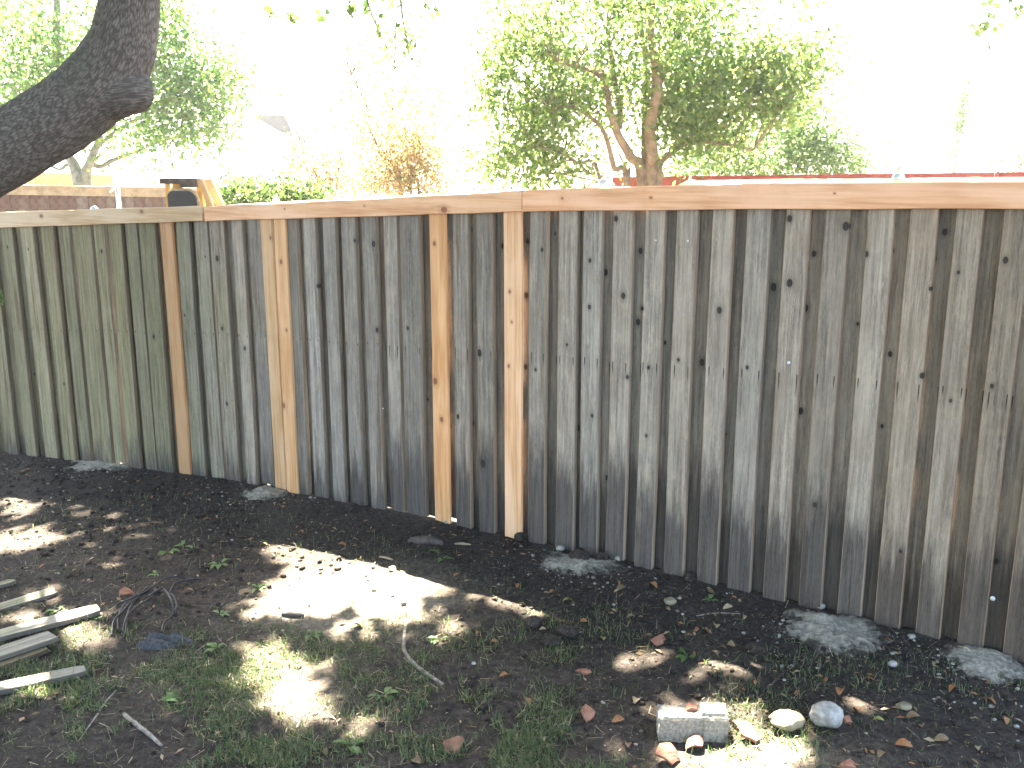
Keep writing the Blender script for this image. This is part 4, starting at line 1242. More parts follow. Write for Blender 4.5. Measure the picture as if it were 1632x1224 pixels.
def lump(name, px, py, size, mat, label, cat, seed, squash=(1, 0.8, 0.7), group=None, rough=0.22, rot=0.0, sink=0.15):
    """an irregular stone resting on the soil, size = half width in metres"""
    rng = np.random.default_rng(seed)
    bm = bmesh.new(); bmesh.ops.create_icosphere(bm, subdivisions=4, radius=1.0)
    cuts = unit_rows(rng.normal(size=(9, 3))); cd = rng.uniform(0.72, 0.95, 9)
    for v in bm.verts:
        p = np.array(v.co)
        for c, d in zip(cuts, cd):
            q = p @ c
            if q > d: p = p - c * (q - d) * 0.85
        k = 1 + rough * (float(fbm(p[0] * 2.2 + seed, p[1] * 2.2 + p[2] * 1.7, seed)) - 0.45) + 0.16 * (float(fbm(p[0] * 9 + p[2] * 5, p[1] * 9 - p[2] * 4, seed + 2)) - 0.45)
        v.co = Vector(p * k * size) * Vector(squash) if False else Vector((p[0] * k * size * squash[0], p[1] * k * size * squash[1], p[2] * k * size * squash[2]))
    g = ground_at(px, py)
    zmin = min(v.co.z for v in bm.verts)
    me = bpy.data.meshes.new(name); bm.to_mesh(me); bm.free()
    me.polygons.foreach_set("use_smooth", np.ones(len(me.polygons), bool))
    me.materials.append(mat)
    if mat is M['soil']:
        at = me.attributes.new("dry", 'FLOAT', 'POINT'); at.data.foreach_set("value", np.full(len(me.vertices), float(dry_and_sun(np.array([g[0]]), np.array([g[1]]))[0]), np.float32))
    o = bpy.data.objects.new(name, me); COL.objects.link(o)
    o.location = (float(g[0]), float(g[1]), float(g[2]) - zmin * (1 - sink)); o.rotation_euler = (0, 0, rot)
    return tag(o, label, cat, group)

S29 = 2.75 / FPX
lump("stone", 1316, 1158, 29 * S29, M['stone'], "pale blue-white rounded stone beside the brown stone", "stone", 3, (1, 0.85, 0.85))
lump("stone", 1253, 1160, 31 * S29, M['brownstone'], "flat brown stone between the pale stone and the terracotta shards", "stone", 5, (1, 0.7, 0.55))
lump("stone", 1422, 1062, 9 * 3 / FPX, M['stone'], "small white angular stone below the largest concrete spill", "stone", 7)
lump("stone", 1440, 1130, 13 * 2.9 / FPX, M['brownstone'], "half-buried brown stone in the stony soil", "stone", 8, (1, .8, .5))
lump("stone", 1068, 963, 11 * 3.6 / FPX, M['brownstone'], "small round brown stone in the soil before the dark board feet", "stone", 9, (1, .8, .6))
WS = [(978, 965), (1088, 980), (1083, 955), (924, 1008), (755, 1059), (1246, 1063), (1250, 1085), (1620, 1160), (1362, 1062), (370, 862), (1585, 1148), (1553, 1122)]
for i, (x, y) in enumerate(WS):
    lump("pebble", x, y, random.uniform(3, 5) * 3.1 / FPX, M['stone'], "small white pebble lying loose on the dark soil", "pebble", 20 + i, (1, .8, .7), "white pebbles on the soil")
for i, (x, y) in enumerate([(612, 806), (640, 811), (586, 802), (712, 834), (985, 893), (893, 878), (1308, 970), (1452, 1018)]):
    lump("concrete_crumb", x, y, random.uniform(4, 8) * 4.2 / FPX, M['concrete'], "pale concrete crumb lodged under the fence boards", "crumb", 40 + i, (1, .8, .7), "concrete crumbs along the fence foot")
for i, (x, y, s) in enumerate([(925, 893, 20), (960, 895, 15), (830, 862, 14), (1100, 925, 12), (560, 812, 14), (905, 1015, 17), (880, 1030, 14), (850, 1000, 15), (1205, 1040, 14)]):
    lump("soil_clod", x, y, s * 3.7 / FPX, M['soil'], "dark lumpy clod of dug earth on the bare soil", "clod", 60 + i, (1, .9, .65), "dug clods of earth", 0.5)

# ------------------------------------------------------------------ broken concrete block
def block():
    g = ground_at(1105, 1182); s = g[1] / FPX * 1.05
    nx, ny, nz = 40, 16, 16
    Wd, Dp, Hh = 118 * s, 0.085, 0.078
    bm = bmesh.new()
    bmesh.ops.create_grid(bm, x_segments=2, y_segments=2, size=1)
    bm.free()
    V = {}; verts = []; F = []
    def vid(i, j, k):
        key = (i, j, k)
        if key not in V:
            x = (i / nx - 0.5) * Wd; y = j / ny * Dp; z = k / nz * Hh
            # right half stands a little higher, chipped edges, recess in the front face
            if i > nx * 0.62 and k == nz and j > 3: z += 0.010
            if k == nz and j <= 1: z -= 0.006 + 0.010 * float(fbm(x * 60, 3.1, 4))
            if 0.49 < i / nx < 0.63 and j == 0: y += 0.007
            e = 0.0045
            x += e * (float(fbm(y * 70, z * 70, 6)) - 0.45) * 2 * (1 if i in (0, nx) else 0.3)
            y += e * (float(fbm(x * 50, z * 50, 7)) - 0.45) * 2
            z += e * (float(fbm(x * 60, y * 60, 8)) - 0.45) * 2
            edges = (i in (0, nx)) + (j in (0, ny)) + (k in (0, nz))
            if edges >= 2:
                x *= 0.985; z -= 0.003 if k == nz else 0
            V[key] = len(verts); verts.append((x, y, z))
        return V[key]
    for i in range(nx):
        for j in range(ny):
            F.append((vid(i, j, nz), vid(i + 1, j, nz), vid(i + 1, j + 1, nz), vid(i, j + 1, nz)))
            F.append((vid(i, j, 0), vid(i, j + 1, 0), vid(i + 1, j + 1, 0), vid(i + 1, j, 0)))
        for k in range(nz):
            F.append((vid(i, 0, k), vid(i + 1, 0, k), vid(i + 1, 0, k + 1), vid(i, 0, k + 1)))
            F.append((vid(i, ny, k), vid(i, ny, k + 1), vid(i + 1, ny, k + 1), vid(i + 1, ny, k)))
    for j in range(ny):
        for k in range(nz):
            F.append((vid(0, j, k), vid(0, j, k + 1), vid(0, j + 1, k + 1), vid(0, j + 1, k)))
            F.append((vid(nx, j, k), vid(nx, j + 1, k), vid(nx, j + 1, k + 1), vid(nx, j, k + 1)))
    o = mesh_obj("concrete_block", verts, F, M['block'])
    o.location = (float(g[0]), float(g[1]), float(gz(g[0], g[1] + 0.04)) - 0.006); o.rotation_euler = (0, 0, -0.05)
    tag(o, "broken pale grey concrete block lying among terracotta shards", "concrete block")
    return o
blk = block()

# ------------------------------------------------------------------ terracotta shards
def shard(px, py, wpx, dpx, label, seed, curve=0.6, tiltx=0.0, tilty=0.0, rot=0.0, on=None, mat='terracotta', name="terracotta_shard", cat="shard", group="broken terracotta pieces"):
    rng = np.random.default_rng(seed)
    g = ground_at(px, py) if on is None else np.array(on)
    s = g[1] / FPX * 1.04
    a, bb = wpx * s / 2, dpx * s * 1.5 / 2
    m0 = int(rng.integers(4, 6)); sub = 4; n = m0 * sub
    A0 = np.linspace(0, 2 * math.pi, m0, endpoint=False) + rng.uniform(-0.45, 0.45, m0) + rng.uniform(0, 6)
    R0 = rng.uniform(0.7, 1.15, m0)
    cx0 = np.cos(A0) * R0; cy0 = np.sin(A0) * R0
    ex = np.concatenate([cx0[i] + (cx0[(i + 1) % m0] - cx0[i]) * np.arange(sub) / sub for i in range(m0)]) + rng.normal(0, 0.025, n)
    ey = np.concatenate([cy0[i] + (cy0[(i + 1) % m0] - cy0[i]) * np.arange(sub) / sub for i in range(m0)]) + rng.normal(0, 0.025, n)
    th = 0.009
    V = []; F = []
    rings = [0.0001, 0.4, 0.75, 1.0]
    def zc(x): return -curve * x * x / (a + 0.02)
    for side in (1, 0):
        for r in rings:
            for k in range(n):
                x = ex[k] * a * r; y = ey[k] * bb * r
                V.append((x, y, zc(x) + (th if side else 0) + rng.uniform(-0.0006, 0.0006)))
    m = len(rings)
    for side in (0, 1):
        o_ = side * m * n
        for i in range(m - 1):
            for k in range(n):
                k2 = (k + 1) % n
                q = (o_ + i * n + k, o_ + (i + 1) * n + k, o_ + (i + 1) * n + k2, o_ + i * n + k2)
                F.append(q if side == 0 else q[::-1])
    for k in range(n):
        k2 = (k + 1) % n
        F.append(((m - 1) * n + k, (2 * m - 1) * n + k, (2 * m - 1) * n + k2, (m - 1) * n + k2))
    R3 = Matrix.Rotation(rot, 3, 'Z') @ Matrix.Rotation(tiltx, 3, 'X') @ Matrix.Rotation(tilty, 3, 'Y')
    V = [R3 @ Vector(v) for v in V]
    zmin = min(v.z for v in V)
    o = mesh_obj(name, [tuple(v) for v in V], F, M[mat])
    o.location = (float(g[0]), float(g[1]), float(g[2]) - zmin - 0.004)
    tag(o, label, cat, group)
    return o
shard(1052, 1026, 32, 26, "terracotta shard tilted up on the dark soil before the fence", 1, 0.5, 0.7, 0.3, 0.4)
shard(932, 1072, 32, 10, "thin terracotta shard at the edge of the grass strip", 2, 0.4, 0.25, 0.1, -0.1)
shard(936, 1145, 32, 22, "triangular terracotta shard left of the concrete block", 3, 0.3, 0.65, -0.2, 0.2)
shard(724, 1195, 38, 26, "terracotta shard alone in the lawn grass", 4, 0.3, 0.7, -0.4, 0.5)
shard(1190, 1176, 46, 34, "sunlit terracotta shard against the end of the concrete block", 5, 0.8, 0.3, 0.2, 0.3)
shard(1180, 1160, 30, 14, "smaller terracotta shard leaning on the block end", 15, 0.5, 0.5, 0.2, -0.2)
shard(1108, 1192, 42, 22, "curved terracotta rim shard in front of the concrete block", 6, 1.3, 0.45, 0.0, 0.1)
shard(1062, 1214, 52, 28, "largest terracotta shard, beside the curved rim shard", 7, 0.6, 0.35, 0.4, -0.4)
shard(1352, 1222, 36, 16, "terracotta shard below the pale stone", 8, 0.9, 0.3, 0.0, 0.0)
shard(1348, 1150, 24, 12, "terracotta shard tucked against the pale blue-white stone", 9, 0.3, 0.4, 0.3, 0.2)
shard(202, 952, 30, 14, "terracotta shard under the black wire tangle", 10, 0.4, 0.4, 0.4, 0.6)
bl = np.array(blk.location)
shard(1108, 1130, 28, 14, "curved clay chip resting on top of the concrete block", 11, 0.9, 0.1, 0, 0, on=(bl[0] + 0.004, bl[1] + 0.055, bl[2] + 0.0765))

# ------------------------------------------------------------------ old planks lying at the left
def plank(px0, py0, px1, py1, width, thick, label, seed, lift0=0.0, lift1=0.0, tint=(1.15, 1.15, 1.18)):
    rng = random.Random(seed)
    A = ground_at(px0, py0); B = ground_at(px1, py1)
    A[2] += lift0 + 0.004; B[2] += lift1 + 0.004
    L = float(np.linalg.norm(B - A)); n = 16
    V = []; F = []
    for i in range(n + 1):
        s = i / n; z = s * L
        wv = width * (1 + 0.05 * math.sin(5 * s + seed)) * (1.0 if s < 0.93 else 1 - (s - 0.93) * rng.uniform(1.5, 4))
        c = 0.002
        dxx = 0.003 * math.sin(3 * s + seed)
        for (u, v) in [(-wv / 2 + c, thick), (wv / 2 - c, thick), (wv / 2, thick - c), (wv / 2, c), (wv / 2 - c, 0), (-wv / 2 + c, 0), (-wv / 2, c), (-wv / 2, thick - c)]:
            V.append((u + dxx, v, z + (rng.uniform(-0.012, 0.012) if i == n else 0)))
    MI = []
    for i in range(n):
        for k in range(8):
            k2 = (k + 1) % 8; F.append((i * 8 + k, (i + 1) * 8 + k, (i + 1) * 8 + k2, i * 8 + k2)); MI.append(0 if k in (0, 4) else 1)
    F.append(tuple(range(8))); F.append(tuple(n * 8 + k for k in range(8))[::-1]); MI += [0, 1]
    o = mesh_obj("old_plank", V, F, [M['old'], M['edge']], matidx=MI)
    zv = Vector(B - A).normalized(); yv = (Vector((0, 0, 1)) - zv * zv.z).normalized(); xv = yv.cross(zv)
    o.matrix_world = Matrix.Translation(Vector(A)) @ Matrix((xv, yv, zv)).transposed().to_4x4()
    for i in range(3): o[f"k{i + 1}"] = [0.0, 0.0, 0.0]
    o["nail"] = [0.03, -1.0, 0.0]; o["tint"] = list(tint); o["foot"] = -1.0
    return tag(o, label, "plank", "old planks thrown on the grass")
plank(-70, 958, 22, 930, 0.045, 0.016, "short narrow plank furthest up towards the fence", 1)
plank(-110, 1008, 88, 946, 0.075, 0.017, "weathered plank with a split sunlit end", 2)
plank(-110, 1055, 158, 978, 0.080, 0.02, "longest weathered plank, half in sunlight", 3, 0.02, 0.006)
plank(-110, 1095, 88, 1028, 0.085, 0.018, "grey plank resting on a thinner plank", 4, 0.03, 0.026)
plank(-110, 1108, 72, 1042, 0.040, 0.018, "thin brown plank beneath the grey one", 5, 0, 0, (0.8, 0.72, 0.6))
plank(-110, 1128, 138, 1074, 0.065, 0.020, "grey plank with an orange-brown edge next to the lawn", 6, 0, 0, (1.0, 1.0, 1.05))

# ------------------------------------------------------------------ wire tangle, cloth, sticks
def ground_path(pts, lift): return [ground_at(x, y) + np.array([0, 0, h]) for (x, y), h in zip(pts, lift)]
def wires():
    rng = random.Random(4)
    base = ground_at(225, 985)
    t = empty("wire_tangle", base, "tangle of thin black wire lying by the planks", "wire")
    loops = [[(235, 938), (218, 958), (196, 980), (182, 1000), (178, 1015)], [(230, 945), (205, 962), (190, 985), (188, 1008)], [(250, 942), (243, 960), (240, 970), (215, 985), (203, 998), (195, 1012)],
             [(225, 950), (212, 968), (204, 992), (200, 1015)], [(262, 950), (275, 955), (282, 970), (276, 985), (262, 1000), (258, 1010)], [(300, 930), (285, 935), (262, 938), (245, 950), (225, 962), (185, 966)],
             [(320, 925), (300, 931), (280, 938), (270, 948)], [(235, 955), (250, 955), (262, 952), (274, 972), (280, 985)]]
    for lp_ in loops:
        h = [0.008] + [rng.uniform(0.012, 0.05) for _ in lp_[1:-1]] + [0.006]
        v, f = tube([p - base for p in ground_path(lp_, h)], [0.0038] * len(lp_), 6, True, 5)
        mesh_obj("strand", v, f, M['black_wire'], t, True)
wires()
def cloth():
    base = ground_at(262, 1026)
    n = 46
    V = []; F = []
    s = base[1] / FPX
    for j in range(n):
        for i in range(n):
            u = i / (n - 1) * 2 - 1; v = j / (n - 1) * 2 - 1
            r = math.hypot(u, v)
            wob = 1 + 0.25 * (float(vnoise(math.atan2(v, u) * 1.6 + 9, 0.3, 5)) - 0.5)
            x = u * 48 * s * wob + 14 * s * v; y = v * 0.06 * wob
            fold = float(fbm(u * 2.3 + v * 1.1 + 3, v * 4.2 - u * 0.8, 44, 3))
            rid = abs(math.sin(v * 4.6 + u * 1.4 + 2.2 * fold))
            z = max(0.0, 1 - r ** 3) * (0.010 + 0.045 * rid * fold + 0.026 * fold) - 0.004
            gx, gy = base[0] + x, base[1] + y
            V.append((x, y, float(gz(gx, gy)) + z - base[2]))
    for j in range(n - 1):
        for i in range(n - 1):
            u = (i + .5) / (n - 1) * 2 - 1; v = (j + .5) / (n - 1) * 2 - 1
            if math.hypot(u, v) < 1.03: F.append((j * n + i, j * n + i + 1, (j + 1) * n + i + 1, (j + 1) * n + i))
    o = mesh_obj("crumpled_cloth", V, F, M['cloth'], None, True); o.location = [float(v) for v in base]
    tag(o, "crumpled dark grey cloth on the ground beside the wire tangle", "cloth")
cloth()
def stick(name, pts, rad, label, mat='stick', lift=None, cat="stick"):
    lift = lift or [r * 0.7 for r in rad]
    P = ground_path(pts, lift); base = P[0].copy(); base[2] -= rad[0]
    v, f = tube([p - base for p in P], rad, 9, True, 5)
    v = np.array(v) + RNG.normal(size=(len(v), 3)) * rad[0] * 0.07
    o = mesh_obj(name, v, f, M[mat], None, True); o.location = [float(a) for a in base]
    return tag(o, label, cat)
stick("fallen_branch", [(645, 951), (650, 966), (651, 985), (646, 1002), (644, 1022), (645, 1040), (662, 1062), (684, 1078), (706, 1092)], [.003, .004, .0045, .006, .0065, .0075, .0075, .0065, .005],
      "long bent grey stick lying from the sun patch into the grass")
stick("fallen_twig", [(186, 1100), (168, 1120), (155, 1140), (136, 1166)], [.002, .003, .003, .002], "thin pale straight twig in the grass below the planks")
stick("fallen_stick", [(198, 1140), (215, 1155), (235, 1170), (258, 1190)], [.006, .0075, .007, .005], "short thick pale stick near the straight twig")
stick("fallen_twig", [(1268, 1058), (1250, 1072), (1238, 1084), (1222, 1098)], [.002, .003, .0035, .003], "dark brown twig before the largest concrete spill", 'dark_wood')
stick("fallen_twig", [(1110, 982), (1140, 978), (1180, 979)], [.002, .003, .002], "short pale twig at the foot of the dark boards")
stick("bark_chunk", [(654, 866), (670, 866), (690, 867), (706, 870)], [.016, .022, .022, .014], "dark rotten wood chunk on the soil before the wide cedar board", 'dark_wood', cat="wood chunk")
stick("bark_chunk", [(450, 981), (465, 982), (484, 984)], [.008, .012, .008], "dark bark piece at the lower edge of the sun patch", 'dark_wood', cat="wood chunk")
stick("wood_chip", [(724, 868), (736, 868), (750, 869)], [.004, .007, .004], "pale split wood chip next to the rotten chunk", 'tan_rail', cat="wood chip")
stick("wood_chip", [(605, 888), (615, 890), (626, 893)], [.004, .006, .004], "tan wood chip at the upper edge of the sun patch", 'tan_rail', cat="wood chip")

# ------------------------------------------------------------------ weeds
def weed(px, py, n, size, label, seed, up=0.5):
    rng = np.random.default_rng(seed)
    g = ground_at(px, py)
    t = empty("weed", g, label, "weed", "young broadleaf weeds in the soil")
    for i in range(n):
        a = rng.uniform(0, 6.28); el = rng.uniform(0.15, 0.15 + up); L = size * rng.uniform(0.6, 1.2); W = L * rng.uniform(0.32, 0.5)
        d = np.array([math.cos(a) * math.cos(el), math.sin(a) * math.cos(el), math.sin(el)])
        sd = np.array([-math.sin(a), math.cos(a), 0.0]); up_ = np.cross(d, sd) * -1
        p0 = d * L * 0.3
        V = []; F = []
        m = 6
        for k in range(m + 1):
            s = k / m
            w = W * math.sin(math.pi * (0.06 + 0.94 * s) ** 0.8) * 0.5 + 0.0006
            c = p0 + d * L * s - np.array([0, 0, 1]) * L * 0.45 * s * s
            V += [c - sd * w + np.array([0, 0, w * .4]), c, c + sd * w + np.array([0, 0, w * .4])]
        for k in range(m):
            for q in (0, 1):
                b_ = k * 3 + q; F.append((b_, b_ + 1, b_ + 4, b_ + 3))
        mesh_obj("leaf", V, F, M['leaf_weed'], t, True)
    v, f = tube([(0, 0, -0.01), (0, 0, size * 0.25)], [0.002, 0.0015], 6); mesh_obj("stalk", v, f, M['leaf_weed'], t, True)
WEEDS = [(268, 880, 7, .050, "sprawling weed seedling in the bare soil above the wire tangle"), (292, 872, 5, .045, "weed seedling growing beside the sprawling one"),
         (350, 900, 9, .050, "bushy weed in the soil left of the sun patch"), (412, 938, 8, .045, "pale weed at the left edge of the sun patch"), (250, 916, 6, .035, "small weed between the wire and the sprawling seedling"),
         (346, 1036, 7, .050, "upright weed in the half-shade right of the cloth"), (496, 1012, 8, .050, "flat weed rosette under the sun patch"), (708, 892, 5, .04, "single weed sprout above the sun patch tip"),
         (694, 880, 6, .03, "tiny weed by the rotten wood chunk"), (1095, 1046, 8, .042, "sunlit weed tuft behind the tilted shard"), (352, 980, 6, .04, "weed growing between the cloth and the sun patch"),
         (418, 1045, 7, .04, "weed in the sunny grass under the rosette"), (262, 1120, 7, .04, "round-leaved weed above the thick pale stick"), (558, 1190, 9, .05, "broad weed in the lawn left of the lone lawn shard"),
         (155, 982, 6, .05, "pale weed pushing between two planks"), (92, 975, 7, .045, "weed sheltered under the split-end plank"), (1130, 958, 5, .035, "yellowing weed near the dark board feet"), (610, 1110, 8, .045, "leafy weed beside the bent stick's thick end"),
         (700, 1020, 7, .04, "weed right of the bent stick"), (38, 858, 6, .04, "weed in the small sun fleck on the left")]
for i, w in enumerate(WEEDS): weed(w[0], w[1], w[2], w[3], w[4], 100 + i, 0.9 if 'upright' in w[4] or 'tuft' in w[4] else 0.45)

# ------------------------------------------------------------------ fallen leaves that can be picked out
LEAFPX = [(905, 960), (832, 965), (822, 935), (880, 945), (1005, 985), (930, 992), (1040, 935), (990, 940), (1160, 970), (1185, 985), (1140, 1000), (1125, 1008), (960, 1020), (865, 1005), (788, 1024), (870, 1028), (1110, 1005),
          (1150, 1035), (1165, 1030), (1205, 1090), (1245, 1112), (1262, 1075), (1340, 1105), (1385, 1085), (1400, 1150), (1365, 1135), (1455, 1145), (1490, 1060), (1520, 1100), (1575, 1120), (1602, 1150), (1500, 1180), (1405, 1205), (1440, 1190),
          (1560, 1195), (610, 1040), (570, 1000), (545, 995), (625, 910), (760, 1010), (805, 1080), (840, 1120), (870, 1180), (665, 1215), (520, 1200), (455, 1180), (545, 870), (480, 850), (420, 870), (330, 830), (235, 830), (180, 905), (120, 900), (300, 945), (1015, 1120), (985, 1150), (1000, 1190)]
lrng = random.Random(77)
def leaf_piece():
    L = 0.036; m = 7
    V = []; F = []
    for k in range(m + 1):
        s = k / m; w = 0.0095 * math.sin(math.pi * (0.05 + 0.92 * s)) + 0.0008
        zc = 0.006 * math.sin(math.pi * s)
        V += [(-w, s * L - L / 2, zc + w * 0.5), (0, s * L - L / 2, zc), (w, s * L - L / 2, zc + w * 0.5)]
    for k in range(m):
        for q in (0, 1): b_ = k * 3 + q; F.append((b_, b_ + 1, b_ + 4, b_ + 3))
    return V, F
lv, lf = leaf_piece()
def plain_leaf(name, c1, c2): return simple_mat(name, c1, c2, 60, 0.7, 0.2, 0.002)
LM = [plain_leaf("tan_dry_leaf", (0.20, 0.15, 0.09), (0.30, 0.235, 0.15)), plain_leaf("orange_dry_leaf", (0.20, 0.085, 0.035), (0.28, 0.135, 0.06)), plain_leaf("brown_dry_leaf", (0.10, 0.062, 0.035), (0.17, 0.115, 0.065)), plain_leaf("yellow_green_leaf", (0.15, 0.16, 0.045), (0.22, 0.215, 0.075))]
LL = ["curled tan dry leaf lying on the soil", "orange dry leaf lying on the soil", "brown dry leaf lying on the soil", "yellow-green fresh fallen leaf on the soil"]
protos = []
for i in range(4):
    me_o = mesh_obj("fallen_leaf", lv, lf, LM[i], None, True); protos.append(me_o.data); bpy.data.objects.remove(me_o)
for i, (x, y) in enumerate(LEAFPX):
    k = lrng.choice([0, 0, 0, 1, 1, 2, 2]) if i % 12 else 3
    g = ground_at(x, y)
    o = bpy.data.objects.new("fallen_leaf", protos[k]); COL.objects.link(o)
    o.location = (float(g[0]), float(g[1]), float(g[2]) + 0.004); sc = lrng.uniform(0.7, 1.45); o.scale = (sc, sc, sc)
    o.rotation_euler = (lrng.uniform(-0.3, 0.3), lrng.uniform(-0.5, 0.5), lrng.uniform(0, 6.28))
    tag(o, LL[k], "leaf", LL[k].split(" lying")[0].split(" on the")[0] + " litter")

# ------------------------------------------------------------------ uncountable ground cover
GR = np.random.default_rng(21)
def density_grass(P):
    px = project(P)
    x, y = px[:, 0], px[:, 1]
    d = fence_dist(P[:, 0], P[:, 1])
    # lawn starts well away from the fence; sparser towards the stony right
    lawn = np.interp(y, [960, 1010, 1080, 1160, 1230], [0.0, 0.16, 0.6, 1.0, 1.2])
    side = np.interp(x, [-300, 150, 420, 900, 1120, 1300, 1700], [0.9, 1.0, 1.1, 0.9, 0.34, 0.16, 0.08])
    pat = np.clip((fbm(P[:, 0] * 2.6, P[:, 1] * 2.6, 91) - 0.36) / 0.2, 0, 1)
    fine = np.clip((fbm(P[:, 0] * 9, P[:, 1] * 9, 95) - 0.38) / 0.16, 0, 1)
    sp = 0.012 * (d > 0.3)
    return np.where(d > 0.1, lawn * side * pat * fine + sp, 0)
def grass():
    n = 900000
    x = GR.uniform(-3.2, 3.0, n); y = GR.uniform(1.5, 5.4, n)
    P = np.c_[x, y, np.zeros(n)]; P[:, 2] = gz_plain(x, y)
    k = GR.random(n) < density_grass(P) * 0.95
    P = P[k]; n = len(P)
    P[:, 2] = gz(P[:, 0], P[:, 1]) - 0.003
    L = GR.uniform(0.015, 0.046, n) * GR.choice([0.7, 1.0, 1.25], n); a = GR.uniform(0, 2 * math.pi, n)
    lean = GR.uniform(0.25, 1.25, n)
    dirn = np.c_[np.cos(a), np.sin(a), np.zeros(n)]; sd = np.c_[-np.sin(a), np.cos(a), np.zeros(n)]
    w = GR.uniform(0.0009, 0.0020, n)[:, None]
    up = np.array([0, 0, 1.0])
    m1 = P + (dirn * np.sin(lean * 0.6)[:, None] + up * np.cos(lean * 0.6)[:, None]) * (L * 0.55)[:, None]
    tip = m1 + (dirn * np.sin(lean * 1.3)[:, None] + up * np.cos(lean * 1.3)[:, None]) * (L * 0.5)[:, None]
    V = np.stack([P - sd * w, P + sd * w, m1 - sd * w * 0.8, m1 + sd * w * 0.8, tip], 1).reshape(-1, 3)
    b = np.arange(n) * 5
    F = np.concatenate([np.c_[b, b + 1, b + 3], np.c_[b, b + 3, b + 2], np.c_[b + 2, b + 3, b + 4]])
    o = mesh_obj("grass", V, F, M['grass'])
    tag(o, "thin patchy lawn grass growing through the soil", "grass", kind="stuff")
grass()

def crumbs(name, label, cat, n, smin, smax, mat, seed, dens):
    rng = np.random.default_rng(seed)
    x = rng.uniform(-4.2, 3.0, n); y = rng.uniform(1.6, 6.6, n)
    d = fence_dist(x, y)
    k = (d > 0.03) & (rng.random(n) < dens(x, y, d))
    x, y = x[k], y[k]; n = len(x)
    s = smin * (smax / smin) ** (rng.random(n) ** 2.2)
    oct_ = np.array([(1, 0, 0), (0, 1, 0), (-1, 0, 0), (0, -1, 0), (0, 0, 0.75), (0, 0, -0.75), (.6, .6, .45), (-.6, .55, .45), (-.55, -.6, .45), (.6, -.6, .45)], float)
    fc = np.array([(0, 6, 9), (0, 1, 6), (1, 7, 6), (1, 2, 7), (2, 8, 7), (2, 3, 8), (3, 9, 8), (3, 0, 9), (6, 7, 4), (7, 8, 4), (8, 9, 4), (9, 6, 4), (1, 0, 5), (2, 1, 5), (3, 2, 5), (0, 3, 5)])
    j = oct_[None] * rng.uniform(0.65, 1.25, (n, 10, 1)) * rng.uniform(0.7, 1.2, (n, 1, 3))
    a = rng.uniform(0, 6.28, n); ca, sa = np.cos(a)[:, None], np.sin(a)[:, None]
    jx = j[..., 0] * ca - j[..., 1] * sa; jy = j[..., 0] * sa + j[..., 1] * ca
    V = np.stack([x[:, None] + jx * s[:, None], y[:, None] + jy * s[:, None], gz(x, y)[:, None] + (j[..., 2] + 0.25) * s[:, None]], -1).reshape(-1, 3)
    F = (np.arange(n) * 10)[:, None, None] + fc[None]
    o = mesh_obj(name, V, F.reshape(-1, 3), mat)
    at = o.data.attributes.new("dry", 'FLOAT', 'POINT'); at.data.foreach_set("value", dry_and_sun(V[:, 0], V[:, 1]).astype(np.float32))
    tag(o, label, cat, kind="stuff"); return o
crumbs("soil_crumbs", "loose dark crumbs of dug soil over the bare ground", "soil", 26000, 0.003, 0.018, M['soil'], 31, lambda x, y, d: np.interp(d, [0, 1.0, 1.8], [0.9, 0.7, 0.2]) * np.interp(dry_and_sun(x, y), [0.45, 0.8], [1.0, 0.15]))
crumbs("gravel", "scattered pale grit and gravel in the soil", "gravel", 9000, 0.0018, 0.008, M['pebble'], 32,
       lambda x, y, d: np.clip(0.12 + 0.30 * np.clip((x - 0.3) / 1.5, 0, 1) + 2.2 * (fbm(x * 2.6, y * 2.6, 55) - 0.5), 0.01, 1))
SPC = [ground_at(*p) for p in ((150, 742), (425, 788), (930, 902), (1335, 1015), (1560, 1065))]
def near_spill(x, y, d):
    w = np.zeros(len(x))
    for c in SPC: w = np.maximum(w, np.exp(-(((x - c[0]) / 0.26) ** 2 + ((y - c[1]) / 0.2) ** 2)))
    return w * 0.95
crumbs("concrete_grit", "pale grit and crumbs strewn round the concrete spills", "grit", 60000, 0.0018, 0.011, M['concrete'], 33, near_spill)
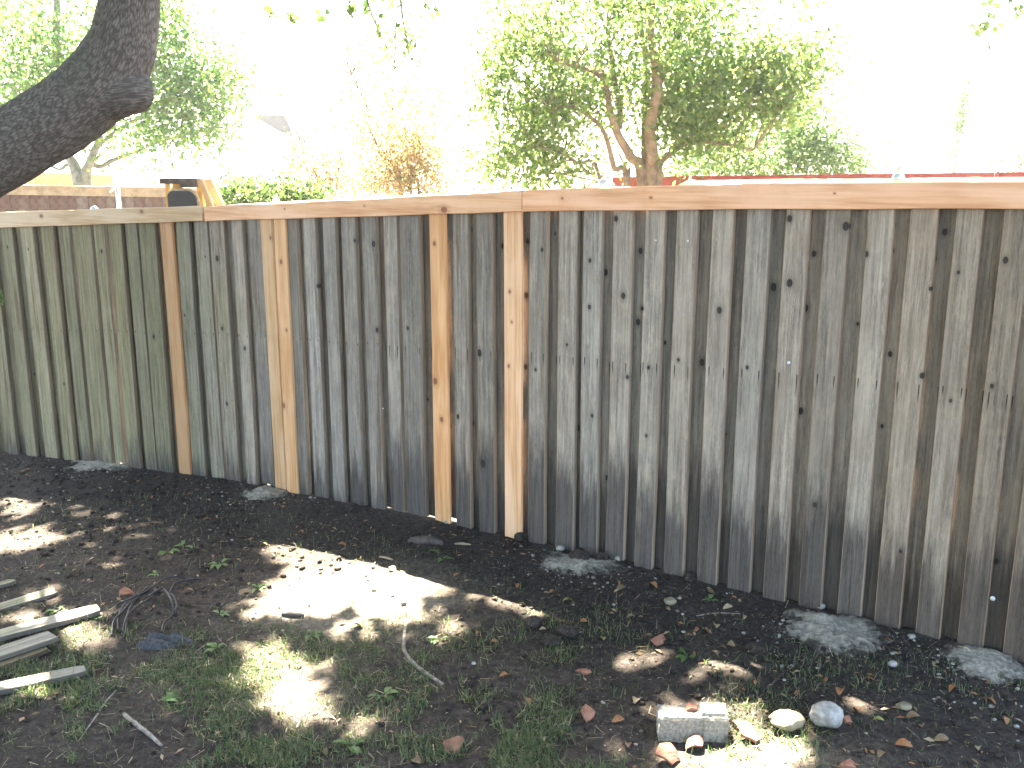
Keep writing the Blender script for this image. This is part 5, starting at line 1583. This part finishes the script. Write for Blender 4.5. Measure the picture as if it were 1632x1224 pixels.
def litter():
    rng = np.random.default_rng(41)
    n = 12000
    x = rng.uniform(-4.2, 3.0, n); y = rng.uniform(1.6, 6.4, n); d = fence_dist(x, y)
    k = (d > 0.04) & (rng.random(n) < np.clip(0.35 + 0.5 * np.clip((x - 0.2) / 1.5, 0, 1) + 2.4 * (fbm(x * 2.2, y * 2.2, 66) - 0.48), 0.03, 1))
    x, y = x[k], y[k]; n = len(x)
    a = rng.uniform(0, 6.28, n); el = rng.normal(0, 0.3, n)
    L = (0.007 + 0.030 * rng.random(n) ** 2.2)[:, None]; W = L * rng.uniform(0.25, 0.5, n)[:, None]
    dv = np.c_[np.cos(a), np.sin(a), el * 0.6]; sd = np.c_[-np.sin(a), np.cos(a), rng.normal(0, 0.3, n)]
    c = np.c_[x, y, gz(x, y) + 0.005]
    V = np.stack([c - dv * L / 2, c + sd * W / 2 + [0, 0, .002], c + dv * L / 2, c - sd * W / 2 + [0, 0, .003]], 1).reshape(-1, 3)
    b = np.arange(n) * 4
    F = np.concatenate([np.c_[b, b + 1, b + 2], np.c_[b, b + 2, b + 3]])
    o = mesh_obj("leaf_litter", V, F, M['litter'])
    tag(o, "fine tan leaf and chip litter sprinkled over the soil", "litter", kind="stuff")
litter()
def straw():
    rng = np.random.default_rng(43)
    n = 60000
    x = rng.uniform(-3.2, 2.8, n); y = rng.uniform(1.5, 4.6, n)
    P = np.c_[x, y, gz_plain(x, y)]
    k = rng.random(n) < np.clip(density_grass(P) * 0.8 + 0.02, 0, 1)
    x, y = x[k], y[k]; n = len(x)
    a = rng.uniform(0, 6.28, n); L = rng.uniform(0.012, 0.05, n)[:, None]; w = rng.uniform(0.0006, 0.0018, n)[:, None]
    dv = np.c_[np.cos(a), np.sin(a), rng.normal(0, 0.25, n)]; sd = np.c_[-np.sin(a), np.cos(a), np.zeros(n)]
    c = np.c_[x, y, gz(x, y) + rng.uniform(0.003, 0.012, n)]
    V = np.stack([c - dv * L / 2 - sd * w, c - dv * L / 2 + sd * w, c + dv * L / 2 + sd * w * .5, c + dv * L / 2 - sd * w * .5], 1).reshape(-1, 3)
    F = (np.arange(n) * 4)[:, None] + np.arange(4)[None]
    o = mesh_obj("dry_straw", V, F, M['straw'])
    tag(o, "dead straw-coloured grass stems matted among the green blades", "straw", kind="stuff")
straw()

# ------------------------------------------------------------------ added thin air volume standing in for lens glare
def glare_veil():
    m = bpy.data.materials.new("lens_glare_air"); m.use_nodes = True
    nt = m.node_tree; nt.nodes.remove(nt.nodes["Principled BSDF"])
    v = nt.nodes.new("ShaderNodeVolumePrincipled")
    v.inputs["Color"].default_value = (0.92, 0.95, 1.0, 1)
    v.inputs["Density"].default_value = 0.0016
    v.inputs["Anisotropy"].default_value = 0.45
    nt.links.new(v.outputs[0], nt.nodes["Material Output"].inputs["Volume"])
    o = mesh_obj("glare_veil", *box(-330, 330, -330, 330, -2.0, 9.0), m)
    o["kind"] = "stuff"; o["label"] = "added pale air volume standing in for lens glare"; o["category"] = "glare_veil"
glare_veil()
